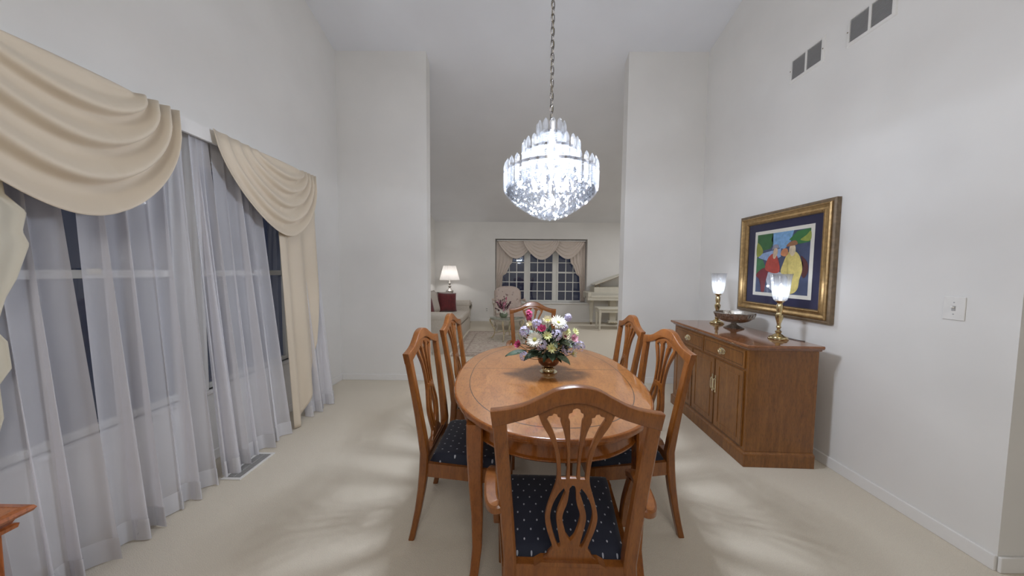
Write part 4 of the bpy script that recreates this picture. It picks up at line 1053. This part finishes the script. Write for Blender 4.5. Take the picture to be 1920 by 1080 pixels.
for k in range(2):
    y0 = SY0 + 0.20 + k * 0.975; bm = B(); lb(bm, SX0 + 0.25, SX1 + 0.005, y0, y0 + 0.965, 0.29, 0.455, 0.045); obj('seat_cushion', bm, M['sofa'], so, smooth=True)
bm = B(); lb(bm, SX0, SX0 + 0.27, SY0 + 0.02, SY1 - 0.02, 0.28, 0.84, 0.07); obj('backrest', bm, M['sofa'], so, smooth=True)
for y0 in (SY0, SY1 - 0.20):
    bm = B(); lb(bm, SX0 + 0.04, SX1 + 0.01, y0, y0 + 0.20, 0.27, 0.57, 0.02)
    tube(bm, [(x + 1.6, y0 + 0.10 - 6.2, 0.575) for x in (SX0 + 0.05, -1.6, SX1 + 0.01)], 0.105, 18)
    obj('armrest', bm, M['sofa'], so, smooth=True)
def pillow(name, loc, w_, h_, th, rot, mat, label, cat='pillow', group=None):
    bm = B(); cushion(bm, 0, 0, 0, w_, h_, th, 0.5, 12, bow=0.06)
    o = obj(name, bm, mat, None, smooth='full', loc=loc, rot=rot)
    return tag(o, label, cat, group)
GP = 'throw pillows on the sofa'
pillow('throw_pillow', (-1.50, 6.86, 0.668), 0.46, 0.44, 0.16, (R(78), R(4), R(38)), M['red'], 'burgundy throw pillow standing at the far end of the sofa', group=GP)
pillow('throw_pillow', (-1.66, 7.06, 0.675), 0.46, 0.44, 0.15, (R(78), 0, R(24)), M['sofacush'], 'taupe pillow at the far sofa arm, behind the burgundy pillow', group=GP)
pillow('throw_pillow', (-1.74, 6.33, 0.715), 0.52, 0.50, 0.20, (R(74), 0, R(72)), M['sofacush'], 'taupe back pillow on the sofa, nearer the camera than the burgundy one', group=GP)
pillow('throw_pillow', (-1.70, 5.86, 0.66), 0.44, 0.42, 0.16, (R(74), 0, R(66)), M['red'], 'burgundy pillow cut off by the edge of the opening wall', group=GP)
# end table
et = thing('end_table', 'carved end table with curved legs between the sofa arm and the far wall', 'side table', (-1.42, 7.93, 0))
bm = B(); loft(bm, [[(x * k, y * k, z) for x, y, _ in sell(0.32, 0.27, 4, 32, 0)] for k, z in ((0.97, 0.535), (1.0, 0.54), (1.0, 0.556), (0.97, 0.562))]); obj('tabletop', bm, M['greywood'], et, smooth=True)
bm = B(); loft(bm, [[(x, y, z) for x, y, _ in sell(0.25, 0.22, 5, 32, 0)] for z in (0.45, 0.535)]); obj('apron', bm, M['greywood'], et, smooth=True)
for sx in (-1, 1):
    for sy in (-1, 1):
        p = bez([(sx * 0.235, sy * 0.205, 0.53), (sx * 0.275, sy * 0.235, 0.44), (sx * 0.225, sy * 0.20, 0.26), (sx * 0.215, sy * 0.19, 0.12), (sx * 0.255, sy * 0.225, 0.012)], 6)
        bm = B(); tube(bm, p, [0.026 - 0.013 * min(1, i / 16) for i in range(len(p))], 8); obj('leg', bm, M['greywood'], et, smooth=True)
lp = thing('table_lamp', 'urn lamp with white pleated shade on the end table beside the sofa', 'lamp', (-1.665, 7.90, 0.5625))
bm = B(); lathe(bm, [(0.075, 0), (0.078, 0.012), (0.05, 0.03), (0.022, 0.05), (0.03, 0.065), (0.022, 0.09), (0.04, 0.13), (0.085, 0.21), (0.098, 0.27), (0.096, 0.30), (0.06, 0.325), (0.035, 0.35), (0.022, 0.375), (0.04, 0.40), (0.042, 0.42), (0.018, 0.445), (0.03, 0.475), (0.036, 0.49), (0.016, 0.515), (0.010, 0.60)], 28)
obj('urn_base', bm, M['pewter'], lp, smooth=True)
bm = B(); n = 96; prof = [(0.245, 0.575), (0.158, 0.935)]
lathe(bm, [(0.245, 0.575), (0.247, 0.585), (0.158, 0.925), (0.156, 0.935), (0.152, 0.930), (0.240, 0.580)], n, flute=32, famp=0.012, cap=False); obj('lampshade', bm, M['lampshade'], lp, smooth=True)
bm = B(); lathe(bm, [(0.012, 0.60), (0.02, 0.66), (0.030, 0.72), (0.02, 0.76), (0.001, 0.775)], 12); obj('bulb', bm, M['minibulb'], lp, smooth=True)
bm = B(); lathe(bm, [(0.004, 0.60), (0.004, 0.945), (0.010, 0.955), (0.001, 0.975)], 10)
for k in range(3):
    a = 2 * PI * k / 3; tube(bm, [(0, 0, 0.925), (0.15 * math.cos(a), 0.15 * math.sin(a), 0.925)], 0.003, 5)
obj('shade_harp', bm, M['palebrass'], lp)
# coffee table
ct = thing('coffee_table', 'round glass-topped coffee table on curved pale metal legs', 'coffee table', (-0.155, 6.17, 0.0125))
bm = B(); lathe(bm, [(0.335, 0.43), (0.340, 0.434), (0.340, 0.440), (0.335, 0.444)], 64); obj('glass_top', bm, M['tableglass'], ct, smooth=True)
bm = B(); lathe(bm, [(0.315, 0.405), (0.330, 0.405), (0.332, 0.429), (0.315, 0.429)], 64, cap=False); loft(bm, [[(0.315 * math.cos(2 * PI * k / 64), 0.315 * math.sin(2 * PI * k / 64), z) for k in range(64)] for z in (0.429, 0.405)], cap=False); obj('rim', bm, M['greywood'], ct, smooth=True)
for k in range(4):
    a = R(-101) + k * PI / 2
    rad = [(0.315, 0.405), (0.345, 0.36), (0.30, 0.27), (0.255, 0.19), (0.25, 0.11), (0.285, 0.03), (0.325, 0.008)]
    p = bez([(r * math.cos(a), r * math.sin(a), z) for r, z in rad], 6)
    bm = B(); tube(bm, p, [0.020 - 0.009 * min(1, i / 20) for i in range(len(p))], 8); obj('leg', bm, M['palebrass'], ct, smooth=True)
bm = B()
for k in range(2):
    a = R(-101) + k * PI / 2
    tube(bm, bez([(0.25 * math.cos(a), 0.25 * math.sin(a), 0.11), (0.1 * math.cos(a), 0.1 * math.sin(a), 0.15), (0, 0, 0.155), (-0.1 * math.cos(a), -0.1 * math.sin(a), 0.15), (-0.25 * math.cos(a), -0.25 * math.sin(a), 0.11)], 6), 0.008, 8)
obj('cross_stretcher', bm, M['palebrass'], ct, smooth=True)
fv = thing('flower_basket', 'small round vase on the glass coffee table', 'vase', (-0.215, 6.12, 0.457))
bm = B(); lathe(bm, [(0.05, 0), (0.075, 0.02), (0.085, 0.06), (0.07, 0.095), (0.06, 0.10), (0.055, 0.08), (0.02, 0.05)], 24); obj('vase_body', bm, M['leafpale'], fv, smooth=True)
fa = thing('flower_arrangement', 'dusky pink and burgundy flower arrangement on the glass coffee table', 'flowers', (-0.215, 6.12, 0.52))
rnd = random.Random(5)
for k in range(26):
    a = rnd.uniform(0, 2 * PI); sp = rnd.uniform(0.05, 0.22); h = rnd.uniform(0.16, 0.36) * (1.1 - sp * 2)
    tip = Vector((sp * math.cos(a), sp * math.sin(a), h)); bm = B()
    tube(bm, bez([(0, 0, 0.0), (tip.x * 0.4, tip.y * 0.4, h * 0.55), tuple(tip)], 4), 0.002, 5)
    for j in range(14):
        q = tip * (1 - 0.035 * j) + Vector((rnd.gauss(0, .008), rnd.gauss(0, .008), rnd.gauss(0, .008)))
        b2 = B(); petal_ring(b2, 4, 0.001, 0.013, 0.006, 0.006, rows=2); xf(b2, Matrix.Translation(q) @ basis(Vector((rnd.gauss(0, 1), rnd.gauss(0, 1), 0.5)))); me = D.meshes.new('t'); b2.to_mesh(me); b2.free(); bm.from_mesh(me); D.meshes.remove(me)
    obj('flower_spray', bm, M[('foliage', 'foliage', 'petal_rose', 'foliage', 'petal_pink')[k % 5]], fa, smooth='full')
for p in ((-0.03, -0.10, 0.07), (0.02, -0.10, 0.05), (-0.10, -0.06, 0.06)):
    bm = B(); b2m = basis(Vector((p[0], p[1] * 2, 0.05))); petal_ring(bm, 7, 0.006, 0.038, 0.018, 0.02, rows=3); xf(bm, Matrix.Translation(p) @ b2m); obj('white_blossom', bm, M['petal_white'], fa, smooth='full')
# armchair by the window
ac = thing('upholstered_armchair', 'floral upholstered armchair with carved arms in front of the far window', 'armchair', (-0.13, 7.35, 0.0), R(180 + 6))
# local: faces +y
bm = B()
def backf(sg):
    def f(u, v):
        x = (2 * u - 1) * 0.335; zz = 0.44 + v * (0.56 - 0.10 * (2 * u - 1) ** 4 - 0.03 * (2 * u - 1) ** 2)
        e = min(1, min(u, 1 - u) / 0.14, min(v + .05, 1 - v) / 0.12); d = math.sqrt(max(0, 1 - (1 - e) ** 2))
        return (x, -0.30 - 0.16 * v + sg * (0.03 + 0.045 * d) - sg * 0.03 * (1 - d) , zz)
    return f
grid(bm, backf(1), 20, 20); grid(bm, backf(-1), 20, 20); bmesh.ops.remove_doubles(bm, verts=bm.verts, dist=1e-4); obj('backrest', bm, M['floral'], ac, smooth='full')
bm = B(); box(bm, -0.33, 0.33, -0.30, 0.33, 0.28, 0.47, 0.05, 4); obj('seat', bm, M['floral'], ac, smooth=True)
bm = B(); box(bm, -0.34, 0.34, -0.31, 0.34, 0.235, 0.285, 0.008); obj('seat_rail', bm, M['greywood'], ac)
for s in (-1, 1):
    p = bez([(s * 0.32, -0.33, 0.66), (s * 0.37, -0.15, 0.665), (s * 0.39, 0.06, 0.655), (s * 0.385, 0.17, 0.63), (s * 0.37, 0.14, 0.60), (s * 0.355, 0.12, 0.50), (s * 0.345, 0.20, 0.27)], 6)
    bm = B(); tube(bm, p, 0.020, 8); arm = obj('armrest', bm, M['greywood'], ac, smooth=True)
    bm = B(); tube(bm, [(s * 0.36, -0.18, 0.688), (s * 0.385, -0.08, 0.694), (s * 0.39, 0.04, 0.684)], [0.015, 0.026, 0.015], 10); obj('arm_pad', bm, M['floral'], arm, smooth=True)
    for y_, k_ in ((0.30, 1), (-0.27, -1)):
        p = bez([(s * 0.31, y_, 0.25), (s * 0.335, y_ + 0.02 * k_, 0.20), (s * 0.30, y_, 0.09), (s * 0.325, y_ + 0.025 * k_, 0.013)], 5)
        bm = B(); tube(bm, p, [0.032 - 0.016 * i / (len(p) - 1) for i in range(len(p))], 8); obj('leg', bm, M['greywood'], ac, smooth=True)
# outlet
ou = thing('wall_outlet', 'white outlet plate low on the far wall left of the window', 'outlet', (-0.755, YF, 0.32))
bm = B(); box(bm, -0.038, 0.038, -0.006, 0, -0.058, 0.058, 0.002); obj('plate', bm, M['plastic'], ou)
for s in (-1, 1):
    bm = B(); box(bm, -0.016, 0.016, -0.008, -0.004, s * 0.026 - 0.013, s * 0.026 + 0.013, 0.002); obj('socket', bm, M['slat'], ou)
# far window drapery
def at_far(u, out, z): return (u, YF + 0.12 - out, z)
GW = 'pale swags over the far window'
for (u0, u1, base_, dr, lo, lab) in ((-0.47, 0.50, 0.00, 0.47, 0.52, 'pale swag at the left of the far window valance'),
                                 (0.96, 1.90, 0.00, 0.47, 0.50, 'pale swag at the right of the far window valance'),
                                 (0.22, 1.22, 0.06, 0.50, 0.50, 'pale middle swag overlapping its neighbours on the far window')):
    tag(swag('window_swag', None, at_far, u0, u1, 2.195, dr, base_, folds=5, bulge=0.05, amp=0.012, wl=0.26, wr=0.26, mat=M['blush'], low=lo, nu=40, nt=60, q=0.7), lab, 'curtain swag', GW)
bm = B(); box(bm, FX0 + 0.04, FX1 - 0.04, YF + 0.05, YF + 0.17, 2.195, 2.215); tag(obj('valance_board', bm, M['trim']), 'white board across the top of the far window recess carrying the pale swags', 'curtain board')
for s, lab in ((0, 'pale drape tapering down the left side of the far window'), (1, 'pale drape tapering down the right side of the far window')):
    if s == 0: L_, R_ = (lambda z: FX0 + 0.02), interp([(0.5, -0.40), (0.9, -0.36), (1.25, -0.33), (1.30, -0.24), (1.55, -0.13), (1.6, -0.08), (2.2, 0.0)])
    else: L_, R_ = interp([(0.5, 1.83), (0.9, 1.80), (1.25, 1.78), (1.30, 1.70), (1.55, 1.60), (1.6, 1.54), (2.2, 1.45)]), (lambda z: FX1 - 0.02)
    o = panel('window_drape', at_far, (L_, R_, lambda u: 0.545), 4.5, -0.045, 0.016, M['blush'], 2.19, nu=60, nv=60)
    tag(o, lab, 'curtain', 'pale drapes of the far window')
# baby grand piano in the right part of the far room, keyboard facing the dining room
PX, PY = 1.82, 7.62
pn = thing('grand_piano', 'cream baby grand piano with raised lid at the right of the far room', 'piano', (PX, PY, 0))
def pl(pts, z0, z1, mat, name, bev=0.008, par=None):
    bm = B(); vs = [bm.verts.new((x, y, z0)) for x, y in pts]; f = bm.faces.new(vs)
    r = bmesh.ops.extrude_face_region(bm, geom=[f]); bmesh.ops.translate(bm, verts=[v for v in r['geom'] if isinstance(v, bmesh.types.BMVert)], vec=(0, 0, z1 - z0))
    return obj(name, bm, mat, par or pn)
W_ = 1.48
pl([(0, 0.06), (1.48, 0.06), (1.48, 0.36), (0, 0.36)], 0.665, 0.745, M['creamwood'], 'keybed')
for x0 in (0.0, 1.40):
    bm = B(); box(bm, x0, x0 + 0.08, 0.05, 0.30, 0.745, 0.862, 0.012, 3); obj('key_block', bm, M['creamwood'], pn)
bm = B(); box(bm, 0.08, 1.40, 0.07, 0.215, 0.745, 0.765, 0.002); obj('keys', bm, M['plastic'], pn)
bm = B()
for i in range(52):
    if i % 7 not in (2, 6): x = 0.09 + 1.30 * (i + 1) / 52; box(bm, x - 0.006, x + 0.006, 0.115, 0.210, 0.766, 0.776)
obj('black_keys', bm, M['black'], pn)
bm = B(); box(bm, 0.08, 1.40, 0.05, 0.070, 0.735, 0.79, 0.003); box(bm, 0.08, 1.40, 0.215, 0.235, 0.745, 0.862, 0.003); obj('fallboard', bm, M['creamwood'], pn)
rim = [(0.0, 0.30), (1.48, 0.30), (1.48, 0.50), (1.38, 0.62), (1.15, 0.64), (0.95, 0.70), (0.7, 0.765), (0.35, 0.765), (0.08, 0.73), (0.0, 0.6)]
pl(rim, 0.70, 0.862, M['creamwood'], 'rim')
pl([(0.20, 0.235), (1.40, 0.235), (1.40, 0.50), (1.3, 0.60), (1.1, 0.62), (0.7, 0.74), (0.35, 0.74), (0.20, 0.70)], 0.862, 0.985, M['creamwood'], 'upper_case')
a = R(21)
bm = B(); lid = [(0.0, 0.24), (1.22, 0.24), (1.22, 0.50), (1.12, 0.60), (0.9, 0.62), (0.5, 0.74), (0.15, 0.74), (0.0, 0.70)]
loft(bm, [[(0.22 + x * math.cos(a), y, 1.03 + x * math.sin(a) + q) for x, y in lid] for q in (0, 0.022)]); obj('lid', bm, M['creamwood'], pn)
bm = B(); box(bm, 0, 1.225, 0.234, 0.2395, -0.004, 0.006); xf(bm, Matrix.Translation((0.22, 0, 1.03)) @ Matrix.Rotation(-a, 4, 'Y')); o = obj('lid_edge_strip', bm, M['golddark'], pn)
bm = B(); tube(bm, [(1.0, 0.30, 0.985), (0.93, 0.30, 1.30)], 0.008, 6); obj('lid_prop', bm, M['golddark'], pn)
bm = B()
for x in (0.24, 0.34): tube(bm, [(x, 0.26, 0.985), (x - 0.02, 0.26, 1.06)], 0.008, 6)
obj('lid_hinge', bm, M['golddark'], pn)
for x, y in ((0.19, 0.46), (1.33, 0.46), (0.75, 0.66)):
    bm = B(); post(bm, [(x, y, z) for z in (0.06, 0.11, 0.12, 0.35, 0.60, 0.67)], [(0.075, 0.075), (0.075, 0.075), (0.065, 0.065), (0.085, 0.085), (0.105, 0.105), (0.125, 0.125)]); l_ = obj('leg', bm, M['creamwood'], pn)
    bm = B(); tube(bm, [(x - 0.014, y, 0.026), (x + 0.014, y, 0.026)], 0.026, 14); lathe(bm, [(0.018, 0.03), (0.022, 0.05), (0.012, 0.062)], 12, (x, y, 0)); obj('caster', bm, M['golddark'], l_, smooth=True)
bm = B(); box(bm, 0.66, 0.82, 0.40, 0.45, 0.10, 0.70, 0.004); box(bm, 0.62, 0.86, 0.36, 0.48, 0.05, 0.11, 0.004); obj('pedal_lyre', bm, M['creamwood'], pn)
bm = B()
for x in (0.68, 0.74, 0.80): box(bm, x - 0.012, x + 0.012, 0.28, 0.37, 0.062, 0.07, 0.002)
obj('pedals', bm, M['brass'], pn)
bn = thing('piano_bench', 'cream wooden piano bench standing in front of the piano', 'bench', (2.36, 7.35, 0))
bm = B(); box(bm, -0.41, 0.41, -0.18, 0.18, 0.495, 0.535, 0.012, 3); obj('bench_seat', bm, M['creamwood'], bn)
bm = B(); box(bm, -0.385, 0.385, -0.16, 0.16, 0.425, 0.495, 0.004); obj('apron', bm, M['creamwood'], bn)
for sx in (-1, 1):
    for sy in (-1, 1):
        bm = B(); post(bm, [(sx * 0.36, sy * 0.14, z) for z in (0, 0.2, 0.43, 0.49)], [(0.034, 0.034), (0.046, 0.046), (0.060, 0.060), (0.060, 0.060)]); obj('leg', bm, M['creamwood'], bn)
